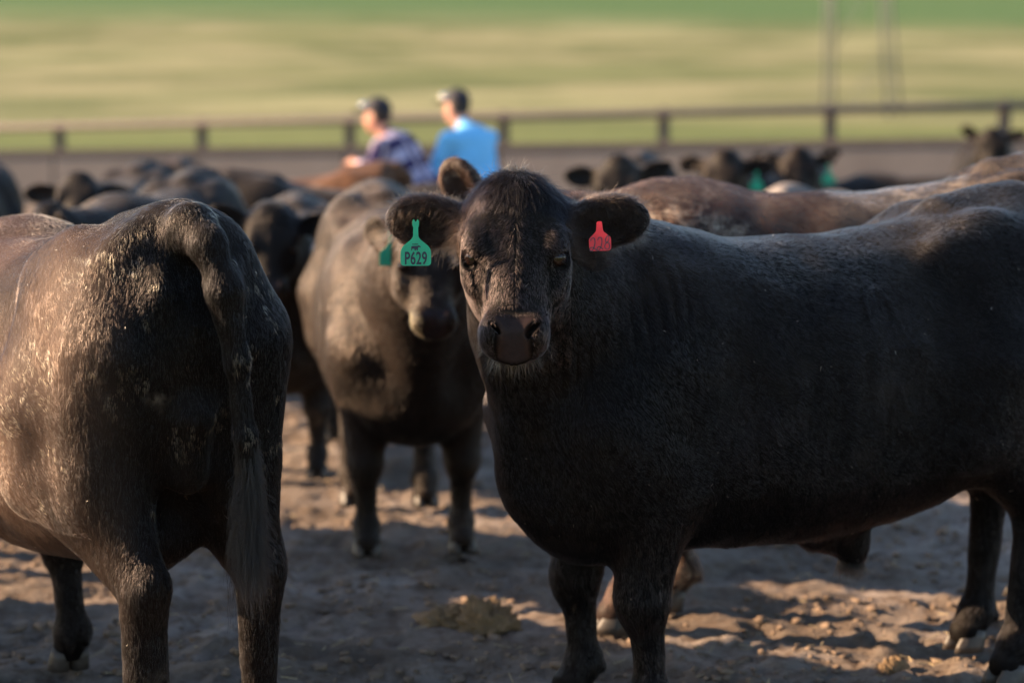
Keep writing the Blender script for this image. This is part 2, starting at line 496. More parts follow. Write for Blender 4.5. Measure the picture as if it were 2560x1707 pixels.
        aw = sdv * math.cos(R(up)) * math.cos(R(fw)) + upv * math.sin(R(up)) + fd * math.cos(R(up)) * math.sin(R(fw))
        nw = fd + .30 * sdv - .10 * upv
        a = head.M.T @ aw; a /= np.linalg.norm(a)
        nz = head.M.T @ nw; nz -= a * (a @ nz); nz /= np.linalg.norm(nz)
        b = np.cross(nz, a)
        E = np.stack([a, b, nz], 1)
        base = np.array([.050, s * .092, -.055])
        S.cone(base, base + a * .085, .042, .036, .03, frame=F)
        S.ball(base + a * .145, (.108, .066, .030), E, .025, frame=F)
        S.ball(base + a * .150 + nz * .030, (.094, .053, .038), E, .012, 'c', frame=F)
        S.cone(base + a * .06 + nz * .03, base + a * .10 + nz * .03, .016, .026, .015, 'c', frame=F)
    S.cone((.385, -.028, -.078), (.385, .028, -.078), .037, .037, .04, frame=F)     # chin
    if hi:
        for s in (-1, 1):
            S.ball((.183, s * .113, .010), (.029, .025, .024), frame=F, k=.012, mode='c')     # socket
            S.ball((.179, s * .105, .006), (.030, .016, .024), frame=F, k=.006)               # lid mass
            S.ball((.186, s * .119, .0155), (.0265, .022, .0175), rotm((1, 0, -.15), (0, 0, 1)), .005, 'c', frame=F)
            S.ball((.396, s * .048, .034), (.027, .0130, .024), rotm((.72, s * -.66, .0), (0, s * .3, 1)), .008, 'c', frame=F)
            S.ball((.410, s * .038, .024), (.013, .011, .02), frame=F, k=.006, mode='c')
        S.cone((.440, -.05, -.046), (.458, 0, -.036), .004, .005, .008, 'c', frame=F)
        S.cone((.440, .05, -.046), (.458, 0, -.036), .004, .005, .008, 'c', frame=F)
        S.ball((.348, 0, .036), (.008, .05, .004), frame=F, k=.015, mode='c')
    if folds:
        ax = p - np.array([.42, .0, 1.05]); ax = ax / np.linalg.norm(ax)
        cen = np.array([.72, .20, 1.06])
        def wr(P):
            q = P - cen
            t = P[:, 0] - .10 * (P[:, 2] - 1.0) - .25 * P[:, 1]
            nzz = pnoise(np.stack([P[:, 0] * 3, P[:, 1] * 3, P[:, 2] * 1.6], 1))
            n2 = pnoise(np.stack([P[:, 0] * 7 + 5, P[:, 1] * 7, P[:, 2] * 2.4], 1))
            m = np.exp(-((q @ ax) / .16) ** 2) * np.exp(-((P[:, 2] - 1.05) / .30) ** 2) * np.clip((P[:, 1] - .02) / .1, 0, 1)
            ph = t * 2 * math.pi / .040 + 4.2 * nzz + 2.0 * n2
            return .0055 * m * np.clip(.45 + 1.6 * n2 + 1.3 * nzz, 0, 1.7) * (1 - np.abs(np.sin(ph / 2)) * 1.6)
        S.warp(cen, .62, wr)
    if scars:
        for (cx, cz, r_) in ((-.16, 1.15, .05), (-.27, .97, .085)):
            c0 = np.array([cx, .34, cz])
            def wr2(P, c0=c0, r_=r_):
                q = P - c0; rr_ = np.sqrt(q[:, 0] ** 2 + q[:, 2] ** 2) + .045 * pnoise(P * 9)
                return np.where(P[:, 1] > .1, -.0055 * np.clip(.6 + 1.4 * pnoise(P * 7 + 3), 0, 1.6) * np.exp(-((rr_ - r_) / .011) ** 2) + .004 * np.exp(-(rr_ / r_) ** 2), 0)
            S.warp(c0, .25, wr2)
    # muscle and rib undulation
    def und(P):
        rib = np.sin(P[:, 0] * 2 * math.pi / .085 + P[:, 2] * 2.0) * np.exp(-((P[:, 0] + .02) / .22) ** 2) * np.exp(-((P[:, 2] - .9) / .22) ** 2)
        return .0020 * rib + .010 * pnoise(P * 4.2) + .0045 * pnoise(P * 9.5)
    S.warp((0, 0, .8), 2.2, und)
    return S

def hoof_mesh(x, y, d):
    """two claws of one hoof, pointing along d"""
    bm = bmesh.new()
    for q in (-1, 1):
        rings = []
        for (z, l, w, o) in ((.078, .036, .025, -.012), (.055, .044, .029, -.004), (.025, .052, .032, .006), (.0, .056, .034, .012)):
            ring = []
            for k in range(12):
                a = 2 * math.pi * k / 12
                px = x + .03 + o + l * math.cos(a) * (1.12 if math.cos(a) > 0 else .85)
                py = y + q * .031 + w * math.sin(a) * (1 - .35 * max(0, math.cos(a)))
                ring.append(bm.verts.new((px, py, z - (.018 * (1 - math.cos(a)) / 2 if z > .05 else 0))))
            rings.append(ring)
        for r0, r1 in zip(rings[:-1], rings[1:]):
            for k in range(12): bm.faces.new((r0[k], r0[(k + 1) % 12], r1[(k + 1) % 12], r1[k]))
        bm.faces.new(rings[0]); bm.faces.new(rings[-1])
    return bm

def mesh_from_sdf(name, S, lo, hi, h, head=None, fine=0):
    V, F = surface_net(S, lo, hi, h)
    V = project(S, V, 2, h * .5)
    me = np_mesh(name, V, F)
    if fine and head is not None:
        bm = bmesh.new(); bm.from_mesh(me)
        o = Vector(head.at(.2, 0, -.05))
        for rad in ([.42] if fine == 1 else [.42, .36]):
            ed = [e for e in bm.edges if (e.verts[0].co - o).length < rad and (e.verts[1].co - o).length < rad]
            bmesh.ops.subdivide_edges(bm, edges=ed, cuts=1, use_grid_fill=True)
        bm.to_mesh(me); bm.free()
        n = len(me.vertices); V = np.empty(n * 3, np.float32); me.vertices.foreach_get('co', V); V = V.reshape(-1, 3)
        near = np.linalg.norm(V - np.array(o), axis=1) < .5
        V[near] = project(S, V[near], 3, .004)
        me.vertices.foreach_set('co', V.ravel()); me.update()
    return me

def nose_attr(me, head):
    n = len(me.vertices); V = np.empty(n * 3, np.float32); me.vertices.foreach_get('co', V); V = V.reshape(-1, 3)
    q = head.loc(V); u, w, v = q[:, 0], np.abs(q[:, 1]), q[:, 2]
    edge = .360 + .008 * pnoise(V * 40)
    m = np.clip((u - edge - .25 * np.maximum(w - .045, 0)) / .012, 0, 1) * np.clip((v + .035) / .012, 0, 1) * np.clip((np.interp(u, [.355, .375, .395, .415, .45], [.054, .054, .040, .040, .046]) - w) / .010, 0, 1) * (np.linalg.norm(V - head.at(.41, 0, 0), axis=1) < .12)
    pad = np.clip((np.interp(u, [.355, .375, .395, .415, .45], [.048, .048, .029, .029, .038]) - w) / .011, 0, 1)
    a = me.attributes.new('nose', 'FLOAT', 'POINT'); a.data.foreach_set('value', m.astype(np.float32))
    a = me.attributes.new('pad', 'FLOAT', 'POINT'); a.data.foreach_set('value', pad.astype(np.float32))

def make_hair(name, roots, dirs, lens, nrm, curl, rad, tint, mat, parent, npt=4, droop=0, wave=None):
    n = len(roots)
    hc = bpy.data.hair_curves.new(name)
    hc.add_curves([npt] * n)
    P = np.empty((n, npt, 3), np.float32)
    for i in range(npt):
        t = i / (npt - 1)
        P[:, i] = roots + dirs * (lens * t)[:, None] + curl * (lens * t * t)[:, None]
        P[:, i, 2] -= droop * lens * t * t
        if wave is not None: P[:, i] += wave[0] * (math.sqrt(t) * np.sin(6.28 * wave[2] * t + wave[1]))[:, None]
    hc.attributes['position'].data.foreach_set('vector', P.ravel())
    ra = hc.attributes.get('radius') or hc.attributes.new('radius', 'FLOAT', 'POINT')
    prof = np.linspace(1, .25, npt)
    ra.data.foreach_set('value', (rad[:, None] * prof[None]).astype(np.float32).ravel())
    ca = hc.attributes.new('tint', 'FLOAT_COLOR', 'CURVE')
    ca.data.foreach_set('color', np.concatenate([tint, np.ones((n, 1))], 1).astype(np.float32).ravel())
    hc.materials.append(mat)
    o = bpy.data.objects.new(name, hc); C.objects.link(o)
    if parent: o.parent = parent
    return o

def sample_mesh(me, n, weight=None):
    me.calc_loop_triangles()
    T = np.empty(len(me.loop_triangles) * 3, np.int32); me.loop_triangles.foreach_get('vertices', T); T = T.reshape(-1, 3)
    V = np.empty(len(me.vertices) * 3, np.float32); me.vertices.foreach_get('co', V); V = V.reshape(-1, 3)
    A = V[T[:, 0]]; B = V[T[:, 1]]; D = V[T[:, 2]]
    nr = np.cross(B - A, D - A); ar = np.linalg.norm(nr, axis=1) / 2; nr /= (2 * ar[:, None] + 1e-12)
    w = ar.copy()
    if weight is not None: w *= weight((A + B + D) / 3, nr)
    cs = np.cumsum(w); tot = cs[-1]
    i = np.searchsorted(cs, RNG.random(n) * tot)
    i = np.minimum(i, len(T) - 1)
    r1 = np.sqrt(RNG.random(n)); r2 = RNG.random(n)
    P = A[i] * (1 - r1)[:, None] + B[i] * (r1 * (1 - r2))[:, None] + D[i] * (r1 * r2)[:, None]
    return P, nr[i], tot
def unit(v): return v / (np.linalg.norm(v, axis=1)[:, None] + 1e-9)

def make_cow(label, group, loc, ang, head, mat, scale=1.0, h=.021, fine=0, hooves=True, eyes=True, **kw):
    root = empty('cow', (loc[0], loc[1], 0), R(ang), scale)
    tag(root, label, 'cow', group)
    S = cow_sdf(head, hi=fine > 0, **kw)
    hp = np.array([head.at(.55, s * .3, v) for s in (-1, 1) for v in (-.3, .2)] + [head.at(-.1, s * .36, v) for s in (-1, 1) for v in (-.1, .2)])
    lo = np.minimum([-1.25, -.5, .03], hp.min(0) - .02); hi_ = np.maximum([1.0, .5, 1.62], hp.max(0) + .02)
    if kw.get('tail'):
        tp = np.array(kw['tail']); lo = np.minimum(lo, tp.min(0) - .08); hi_ = np.maximum(hi_, tp.max(0) + .08)
    me = mesh_from_sdf('body', S, lo, hi_, h, head, fine)
    nose_attr(me, head)
    body = link_mesh('body', me, mat, root)
    if eyes:
        for s in (-1, 1):
            bm = bmesh.new()
            c = head.at(.185, s * .1065, .0125)
            bmesh.ops.create_uvsphere(bm, u_segments=24, v_segments=16, radius=.0230, matrix=Matrix.Translation(c))
            bm_obj('eye', bm, M_EYE, root)
    if hooves:
        fo = kw.get('fore', FORE); hn = kw.get('hind', HIND)
        for (x, y) in (fo['l'], fo['r'], hn['l'], hn['r']):
            bm_obj('hoof', hoof_mesh(x, y, 0), M_HORN, root)
    root['_S'] = 0
    del root['_S']
    return root, body, S, head

# ------------------------------------------------------------------ ear tags
def rounded(poly, r, n=5):
    """round chosen corners of a 2-D outline; poly = [(x, y, round?)]"""
    out = []
    for i, (x, y, rr) in enumerate(poly):
        if not rr: out.append((x, y)); continue
        p = Vector((x, y)); a = Vector(poly[i - 1][:2]) - p; b = Vector(poly[(i + 1) % len(poly)][:2]) - p
        q = min(r * rr, a.length * .45, b.length * .45); A = p + a.normalized() * q; B = p + b.normalized() * q
        for k in range(n + 1):
            t = k / n; out.append(tuple((1 - t) ** 2 * A + 2 * t * (1 - t) * p + t * t * B))
    return out

def plate(outline, th, M, parent, mat, name, hole=None):
    bm = bmesh.new()
    vs = [bm.verts.new(M @ Vector((x, -th / 2, y))) for x, y in outline]
    f = bm.faces.new(vs)
    ex = bmesh.ops.extrude_face_region(bm, geom=[f])
    d = M.to_3x3() @ Vector((0, th, 0))
    bmesh.ops.translate(bm, verts=[g for g in ex['geom'] if isinstance(g, bmesh.types.BMVert)], vec=d)
    bmesh.ops.triangulate(bm, faces=[f for f in bm.faces if len(f.verts) > 4])
    return bm_obj(name, bm, mat, parent, smooth=False)

TAG_OUT = [(-.0405, -.073, 1), (.0405, -.073, 1), (.0405, -.026, 1.3), (.012, -.003, .6), (.0072, .004, .6), (.0066, .028, 0), (.0092, .036, .6), (.0088, .046, .6), (.0050, .051, .8), (.0012, .044, .2),
           (-.0012, .044, .2), (-.0045, .052, .8), (-.0088, .046, .6), (-.0092, .036, .6), (-.0066, .028, 0), (-.0072, .004, .6), (-.012, -.003, .6), (-.0405, -.026, 1.3)]

def ear_tag(root, pos, yaw, mat, size=1.0, roll=0, outline=None, label=None):
    """pos: world position of the stem's foot; the tag hangs below it, its face turned by yaw about z"""
    M = world_matrix(root).inverted() @ Matrix.Translation(pos) @ Matrix.Rotation(R(yaw), 4, 'Z') @ Matrix.Rotation(R(roll), 4, 'Y') @ Matrix.Scale(size, 4)
    o = plate(rounded(outline or TAG_OUT, .011), .0022, M, root, mat, 'ear_tag')
    if label: o['label'] = label
    return o, M

def text_mesh(txt, size, M, parent, mat, sx=.74, off=.0, name='lettering'):
    cu = bpy.data.curves.new('lettering', 'FONT'); cu.body = txt; cu.size = size; cu.align_x = 'CENTER'; cu.align_y = 'CENTER'
    cu.offset = off; cu.extrude = .0004; cu.space_character = 1.05
    to = bpy.data.objects.new('t', cu); C.objects.link(to)
    dg = bpy.context.evaluated_depsgraph_get(); me = bpy.data.meshes.new_from_object(to.evaluated_get(dg))
    bpy.data.objects.remove(to)
    T = M @ Matrix.Rotation(R(90), 4, 'X') @ Matrix.Diagonal((sx, 1, 1, 1))
    me.transform(T); me.materials.clear()
    return link_mesh(name, me, mat, parent, smooth=False)

def strokes(lines, w, M, parent, mat, name):
    """hand-drawn ink lines, flat ribbons a little proud of the plate"""
    bm = bmesh.new()
    for ln in lines:
        P = [Vector((x, 0, y)) for x, y in ln]
        Q = []
        for i in range(len(P) - 1):                 # Catmull-Rom
            p0, p1, p2, p3 = P[max(i - 1, 0)], P[i], P[i + 1], P[min(i + 2, len(P) - 1)]
            for k in range(5):
                t = k / 5
                Q.append(.5 * ((2 * p1) + (p2 - p0) * t + (2 * p0 - 5 * p1 + 4 * p2 - p3) * t * t + (3 * p1 - p0 - 3 * p2 + p3) * t ** 3))
        Q.append(P[-1])
        prev = None
        for i, q in enumerate(Q):
            d = (Q[min(i + 1, len(Q) - 1)] - Q[max(i - 1, 0)]).normalized(); nn = Vector((-d.z, 0, d.x)) * w / 2
            cur = [bm.verts.new(M @ (q + nn)), bm.verts.new(M @ (q - nn))]
            if prev: bm.faces.new((prev[0], prev[1], cur[1], cur[0]))
            prev = cur
    return bm_obj(name, bm, mat, parent, smooth=False)

# ================================================================== THE SETTING
def ground_z(x, y):
    P = np.stack([x, y, np.zeros_like(x)], 1)
    z = .020 * fbm(P * .9, 3) + .026 * fbm(P * 3.1 + 3, 3, .55)
    r = pnoise(P * 9 + 9); z += .020 * np.clip(r, 0, 1) ** 1.5 + .012 * fbm(P * 17 + 5, 3, .6)
    # churned, lumpier strips
    strip = np.clip(fbm(np.stack([x * .5, y * 1.6, y * 0 + 4], 1), 2) * 1.6 + .1, 0, 1)
    z += strip * (.022 * np.abs(pnoise(P * 13 + 1)) + .03 * np.clip(pnoise(P * 6.5 + 2), 0, 1))
    hr = np.random.default_rng(21); 
    for hx, hy, ha, hd in zip(hr.uniform(-3.2, 3.2, 420), 5.2 + 6.5 * hr.random(420) ** 1.3, hr.uniform(0, 6.28, 420), hr.uniform(.010, .026, 420)):
        k = (np.abs(x - hx) < .16) & (np.abs(y - hy) < .16)
        if not k.any(): continue
        dx, dy = x[k] - hx, y[k] - hy; u = (dx * math.cos(ha) + dy * math.sin(ha)) / .075; v = (-dx * math.sin(ha) + dy * math.cos(ha)) / .058
        r = np.sqrt(u * u + v * v); z[k] += -hd * np.exp(-r ** 4) * (1 - .6 * np.exp(-(v / .22) ** 2)) + hd * .55 * np.exp(-((r - 1.25) / .3) ** 2)
    return z - .03

def build_ground():
    xs = np.concatenate([-np.geomspace(26, 2.6, 60)[:-1], np.arange(-2.6, 2.6, .027), np.geomspace(2.6, 26, 60)])
    ys = np.concatenate([np.arange(3.5, 5.0, .06), np.arange(5.0, 9.0, .027), np.geomspace(9.0, 37.5, 190)])
    X, Y = np.meshgrid(xs, ys, indexing='ij'); x, y = X.ravel(), Y.ravel()
    z = ground_z(x, y)
    nx, ny = len(xs), len(ys)
    I = np.arange(nx * ny).reshape(nx, ny)
    F = np.stack([I[:-1, :-1], I[1:, :-1], I[1:, 1:], I[:-1, 1:]], -1).reshape(-1, 4)
    me = np_mesh('ground', np.stack([x, y, z], 1), F)
    m, t, b = new_mat('dry pen dirt')
    tc = N(t, 'ShaderNodeTexCoord').outputs['Object']
    a = noise(t, mapping(t, tc, (1, 1.3, 1)), 1.3, 6, .62, .3)
    f = noise(t, tc, 14, 8, .68)
    ff = noise(t, tc, 60, 6, .7)
    c = ramp(t, a, [(.28, (.080, .060, .046)), (.46, (.195, .155, .125)), (.60, (.29, .24, .205)), (.75, (.43, .385, .345))])
    c = mixc(t, ramp(t, f, [(.35, (1, 1, 1)), (.55, (0, 0, 0))]), c, (.13, .092, .066))
    c = mixc(t, ramp(t, ff, [(.58, (0, 0, 0)), (.72, (.7, .7, .7))]), c, (.36, .31, .26))
    t.links.new(c, b.inputs['Base Color']); b.inputs['Roughness'].default_value = .95; b.inputs['Specular IOR Level'].default_value = .15
    h = math_n(t, 'ADD', f, math_n(t, 'MULTIPLY', ff, .4))
    bump(t, h, 1.0, .035, b)
    o = link_mesh('ground', me, m); tag(o, 'dry grey brown trampled dirt floor of the cattle pen', kind='structure')
    return m
M_DIRT = build_ground()

def hill_z(x, y):
    d = np.maximum(y - 50, 0)
    return .00025 * d * d - .12 + .012 * np.maximum(y - 40, 0) * np.sin(x / 60 + y / 90) * .35

def build_field():
    xs = np.linspace(-160, 160, 80); ys = np.concatenate([[-60, 0, 20], np.linspace(39, 60, 12), np.geomspace(62, 900, 90)])
    X, Y = np.meshgrid(xs, ys, indexing='ij'); x, y = X.ravel() * (1 + np.maximum(Y.ravel(), 0) / 160), Y.ravel()
    z = hill_z(x, y); z[y < 38] = -.4
    nx, ny = len(xs), len(ys); I = np.arange(nx * ny).reshape(nx, ny)
    F = np.stack([I[:-1, :-1], I[1:, :-1], I[1:, 1:], I[:-1, 1:]], -1).reshape(-1, 4)
    me = np_mesh('hillside_field', np.stack([x, y, z], 1), F)
    m, t, b = new_mat('hillside grass')
    tc = N(t, 'ShaderNodeTexCoord').outputs['Object']
    sep = N(t, 'ShaderNodeSeparateXYZ'); t.links.new(tc, sep.inputs[0])
    wob = noise(t, mapping(t, tc, (.008, .01, 0)), 1.0, 3)
    yy = math_n(t, 'ADD', sep.outputs[1], math_n(t, 'MULTIPLY', math_n(t, 'SUBTRACT', wob, .5), 30))
    n1 = noise(t, mapping(t, tc, (.020, .016, 0), loc=(3.1, 7.3, 0)), 1.0, 5, .55)
    n2 = noise(t, mapping(t, tc, (.055, .06, 0)), 1.0, 6, .6)
    n3 = noise(t, tc, 1.2, 6, .7)
    grass = ramp(t, n1, [(.30, (.075, .12, .04)), (.43, (.17, .185, .085)), (.50, (.25, .235, .135)), (.63, (.28, .28, .15)), (.80, (.40, .34, .22))])
    grass = mixc(t, ramp(t, n2, [(.40, (.85, .85, .85)), (.56, (0, 0, 0))]), grass, (.06, .09, .028))
    # dry slope band on the left, greener foot
    # straight edge of the sown field higher up
    crop = math_n(t, 'MULTIPLY', math_n(t, 'SUBTRACT', yy, 222), .022, True)
    grass = mixc(t, crop, grass, (.042, .125, .044))
    foot = math_n(t, 'SUBTRACT', 1.0, math_n(t, 'MULTIPLY', math_n(t, 'SUBTRACT', yy, 75), .04, True), True)
    grass = mixc(t, math_n(t, 'MULTIPLY', foot, .8), grass, (.085, .125, .03))
    grass = mixc(t, .35, grass, ramp(t, n3, [(.3, (.05, .055, .018)), (.7, (.19, .18, .07))]))
    t.links.new(grass, b.inputs['Base Color']); b.inputs['Roughness'].default_value = .9; b.inputs['Specular IOR Level'].default_value = .1
    o = link_mesh('hillside_field', me, m); tag(o, 'sunlit rolling hillside of green and dry yellow grass', kind='structure')
build_field()

# fence line: P(t) along the far side of the pen, one post every 2.43 m
FP0, FD = Vector((-7.18, 35.0, 0)), Vector((14.02 / 6, -3.95 / 6, 0))
def fpos(t): return FP0 + FD * t
def rail_z(t): return 1.244 + .342 * t / 6
def wall_z(t): return .866 + .264 * t / 6
def build_fence():
    m, t, b = new_mat('grey concrete'); tc = N(t, 'ShaderNodeTexCoord').outputs['Object']
    n = noise(t, tc, .7, 6, .6); s = noise(t, mapping(t, tc, (2.5, 2.5, .25)), 1.2, 4)
    c = ramp(t, n, [(.3, (.105, .093, .09)), (.7, (.15, .135, .13))])
    c = mixc(t, ramp(t, s, [(.55, (0, 0, 0)), (.75, (.5, .5, .5))]), c, (.13, .105, .1))
    t.links.new(c, b.inputs['Base Color']); b.inputs['Roughness'].default_value = .9
    bump(t, noise(t, tc, 20, 6), .4, .01, b)
    wall = empty('wall', fpos(3)); tag(wall, 'long low grey concrete wall under the fence across the back of the pen', 'wall')
    side = FD.normalized().cross(Vector((0, 0, 1)))
    for k in range(-2, 9):
        bm = bmesh.new(); g = .008
        vs = []
        for tt in (k + g, k + 1 - g):
            for dz in (0, 1):
                for sd_ in (-.07, .07):
                    p = fpos(tt) + side * sd_ - fpos(3); vs.append(bm.verts.new((p.x, p.y, -.5 if dz == 0 else wall_z(tt) - .07)))
        bmesh.ops.convex_hull(bm, input=vs)
        bm_obj('panel', bm, m, wall, smooth=False)
    mc = plain('dark capping', (.10, .082, .075), .8, .2, .3, 6)
    bm = bmesh.new(); vs = []
    for tt in (-2, 9):
        for z in (-.065, .02):
            for sd_ in (-.10, .10):
                p = fpos(tt) + side * sd_ - fpos(3); vs.append(bm.verts.new((p.x, p.y, wall_z(tt) + z)))
    bmesh.ops.convex_hull(bm, input=vs); bm_obj('coping', bm, mc, wall, smooth=False)
    mw = plain('weathered timber', (.085, .068, .06), .85, .2, .4, 12, .01)
    fr = empty('fence', fpos(3)); tag(fr, 'dark rail and post fence running along the top of the concrete wall', 'fence')
    for k in range(-2, 10):
        p = fpos(k) - side * .17 - fpos(3)
        bm = bmesh.new(); add_tube(bm, [(p.x, p.y, -.4), (p.x, p.y, rail_z(k) + .06), (p.x, p.y, rail_z(k) + .085)], [.085, .085, .06], 12)
        bm_obj('post', bm, mw, fr)
    bm = bmesh.new()
    a = fpos(-2) - fpos(3) + side * -.02; e = fpos(9) - fpos(3) + side * -.02
    add_tube(bm, [(a.x, a.y, rail_z(-2)), (e.x, e.y, rail_z(9))], .062, 12)
    bm_obj('rail', bm, plain('greyed rail timber', (.10, .088, .082), .8, .25, .35, 9, .008), fr)
build_fence()

def build_tower():
    m = plain('galvanised steel', (.14, .15, .135), .7, .3, .2, 3)
    tw = empty('lattice_tower', (15.6, 100, .4)); tag(tw, 'thin grey steel lattice tower standing on the hillside behind the fence', 'tower')
    feet = [(-1.75, -.9), (-1.05, .9), (1.15, -.9), (2.05, .9)]; top = [(-1.6, -.3), (-1.35, .3), (.05, -.3), (.35, .3)]
    H = 15
    def leg(i, f): return Vector((feet[i][0] * (1 - f) + top[i][0] * f, feet[i][1] * (1 - f) + top[i][1] * f, H * f - .6 * (1 - f)))
    for i in range(4):
        bm = bmesh.new(); add_tube(bm, [leg(i, 0), leg(i, 1)], .085, 8); bm_obj('leg', bm, m, tw)
    for (i, j) in ((0, 1), (2, 3), (0, 2), (1, 3)):
        for k in range(4):
            bm = bmesh.new(); add_tube(bm, [leg(i, k / 4), leg(j, (k + 1) / 4)], .025, 6); bm_obj('brace', bm, m, tw)
build_tower()

# ================================================================== THE HERD
G_HERD = 'black cattle standing in the pen'
def skin(i, col=(.016, .013, .012), brown=(.030, .020, .016), **k):
    d = dict(dust_lo=.53, dust_hi=.72, dust_amt=.32, sheen=1.0); d.update(k); f = .32 if max(col) < .06 else .9
    return coat_skin(f'short coat {i}', tuple(v * f for v in col), tuple(v * f * 1.2 for v in brown), seed=i, **d)

# --- steer facing the camera, body turned away to the right
hd_main = Head((.905, .215, 1.482), 62, 57, 0)
main, main_body, main_S, _ = make_cow(
    'black steer facing the camera with green P629 and red 228 ear tags', G_HERD,
    (.732, 6.32), 206, hd_main, skin(0, (.008, .007, .0075), (.014, .010, .009), sheen=.02, dust_amt=.05, under=True), h=.0095, fine=2, bull=True, folds=True, scars=True,
    ear=((2, -4), (3, -6)), fore=dict(l=(.50, .20), r=(.50, -.19)), hind=dict(l=(-.76, .2), r=(-.92, -.2)))

# --- steer seen from behind on the left
hd_l = Head((1.02, .0, .98), 0, 68)
rear, rear_body, rear_S, _ = make_cow(
    'black steer seen from behind with its tail hanging and dried mud specks on its rump', G_HERD,
    (-1.268, 6.25), 120, hd_l, skin(1, (.009, .0075, .008), (.018, .012, .010), sheen=.02, dust_amt=.2, dust_lo=.62, under=True), h=.0105, fine=1,
    fore=dict(l=(.45, .19), r=(.35, -.12)), hind=dict(l=(-.88, .10), r=(-.84, -.21)),
    tail=[(-.97, 0, 1.43), (-1.045, -.01, 1.385), (-1.085, -.035, 1.28), (-1.09, -.065, 1.10), (-1.085, -.085, .92), (-1.08, -.095, .76)])

# ------------------------------------------------------------------ hair coats of the two near steers
CAMP = Vector((0, 0, 1.745))
def coat(root, body, head, S, n, tint_fn, body_len=.012, rad=.00030):
    me = body.data
    cl = np.array(world_matrix(root).inverted() @ CAMP)
    eo = {}
    for s in (-1, 1): eo[s] = head.at(.05, s * .20, -.05)
    def zones(P):
        q = head.loc(P); hd_ = (np.linalg.norm(P - head.at(.2, 0, -.05), axis=1) < .40) & (q[:, 0] > -.06) & (q[:, 2] > -.17 - .12 * np.clip(q[:, 0] * 3 - .5, 0, 1)) & (np.abs(q[:, 1]) < .30)
        el = np.minimum(np.linalg.norm(P - eo[-1], axis=1), np.linalg.norm(P - eo[1], axis=1))
        ear_ = hd_ & (np.abs(q[:, 1]) > .125) & (el < .135) & (q[:, 2] > -.115) & (q[:, 0] < .15)
        hd_ = hd_ & ((np.abs(q[:, 1]) < .142) | ear_)
        nose = (q[:, 0] > .362) & (np.abs(q[:, 1]) < .046) & hd_ & (q[:, 2] > -.045)
        poll = hd_ & ~ear_ & (q[:, 0] < .06)
        return q, hd_, ear_, nose, poll
    def wt(P, nr):
        v = unit(cl - P); f = (v * nr).sum(1)
        w = np.clip((f + .45) * 3, .06, 1)
        q, hd_, ear_, nose, poll = zones(P)
        w = w * np.where(ear_, 3.2, np.where(poll, 1.6, np.where(hd_, 1.8, 1.0))) * np.where(nose, .0, 1)
        eyez = hd_ & (np.minimum(np.linalg.norm(q - [.184, .117, .014], axis=1), np.linalg.norm(q - [.184, -.117, .014], axis=1)) < .029)
        return w * np.where(eyez, 0, 1) * np.where(P[:, 2] < .09, 0, 1)
    P, nr, tot = sample_mesh(me, n, wt)
    q, hd_, ear_, nose, poll = zones(P)
    c = np.tile(np.array([-.72, 0, -.62]), (n, 1))
    c[P[:, 2] < .66] = (-.15, 0, -1)
    c[P[:, 0] < -.86] = (-.05, 0, -1)
    nk = (P[:, 0] > .45) & (P[:, 2] > .6) & ~hd_; c[nk] = (-.55, 0, -.75)
    # face: hair runs down the face and out from the middle; on the poll it falls outwards from the crown
    qs = np.sign(q[:, 1]); swirl = np.exp(-((q[:, 0] - .12) / .10) ** 2)
    hl = np.stack([.9 + 0 * q[:, 0], qs * (.25 + .9 * swirl * np.clip(np.abs(q[:, 1]) / .03, 0, 1)), -.05 + 0 * q[:, 0]], 1)
    c[hd_] = (hl @ head.M.T)[hd_]
    pl = np.stack([.55 + 0 * q[:, 0], q[:, 1] * 9, .55 + 0 * q[:, 0]], 1)
    c[poll] = (pl @ head.M.T)[poll]
    el_ = np.stack([-.15 + 0 * q[:, 0], qs * .9, .2 + 0 * q[:, 0]], 1)
    c[ear_] = (el_ @ head.M.T)[ear_]
    nb = np.stack([pnoise(P * 11 + k * 31) for k in range(3)], 1)
    c = unit(c) + nb * .35 + RNG.normal(0, .10, (n, 3))
    t = c - nr * (c * nr).sum(1)[:, None]; t = unit(t)
    lift = np.where(ear_, .75, np.where(poll, .5, .28)) + RNG.normal(0, .06, n) + .20 * pnoise(P * np.array([70, 70, 20]) + 40)
    d = unit(t + nr * lift[:, None])
    ln = np.full(n, body_len); ln[hd_] = .009; ln[poll] = .030; ln[ear_] = .017
    low = (P[:, 2] < .56) & (nr[:, 2] < -.3); ln[low] = .020
    ln = ln * RNG.uniform(.6, 1.25, n)
    clump = np.stack([pnoise(P * 55 + k * 13) for k in range(3)], 1) * .35
    tuft = poll & (RNG.random(n) < .12); ln[tuft] *= 1.6
    rd = np.full(n, rad) * np.where(hd_ & ~poll, .8, 1) * RNG.uniform(.7, 1.2, n)
    tint = tint_fn(P, nr, q, hd_, ear_)
    return make_hair('coat', P - nr * .0006, d, ln, nr, t * .2 - nr * .13 + clump * np.where(ear_ | poll, .8, .35)[:, None], rd, tint, M_HAIR, root, 4)

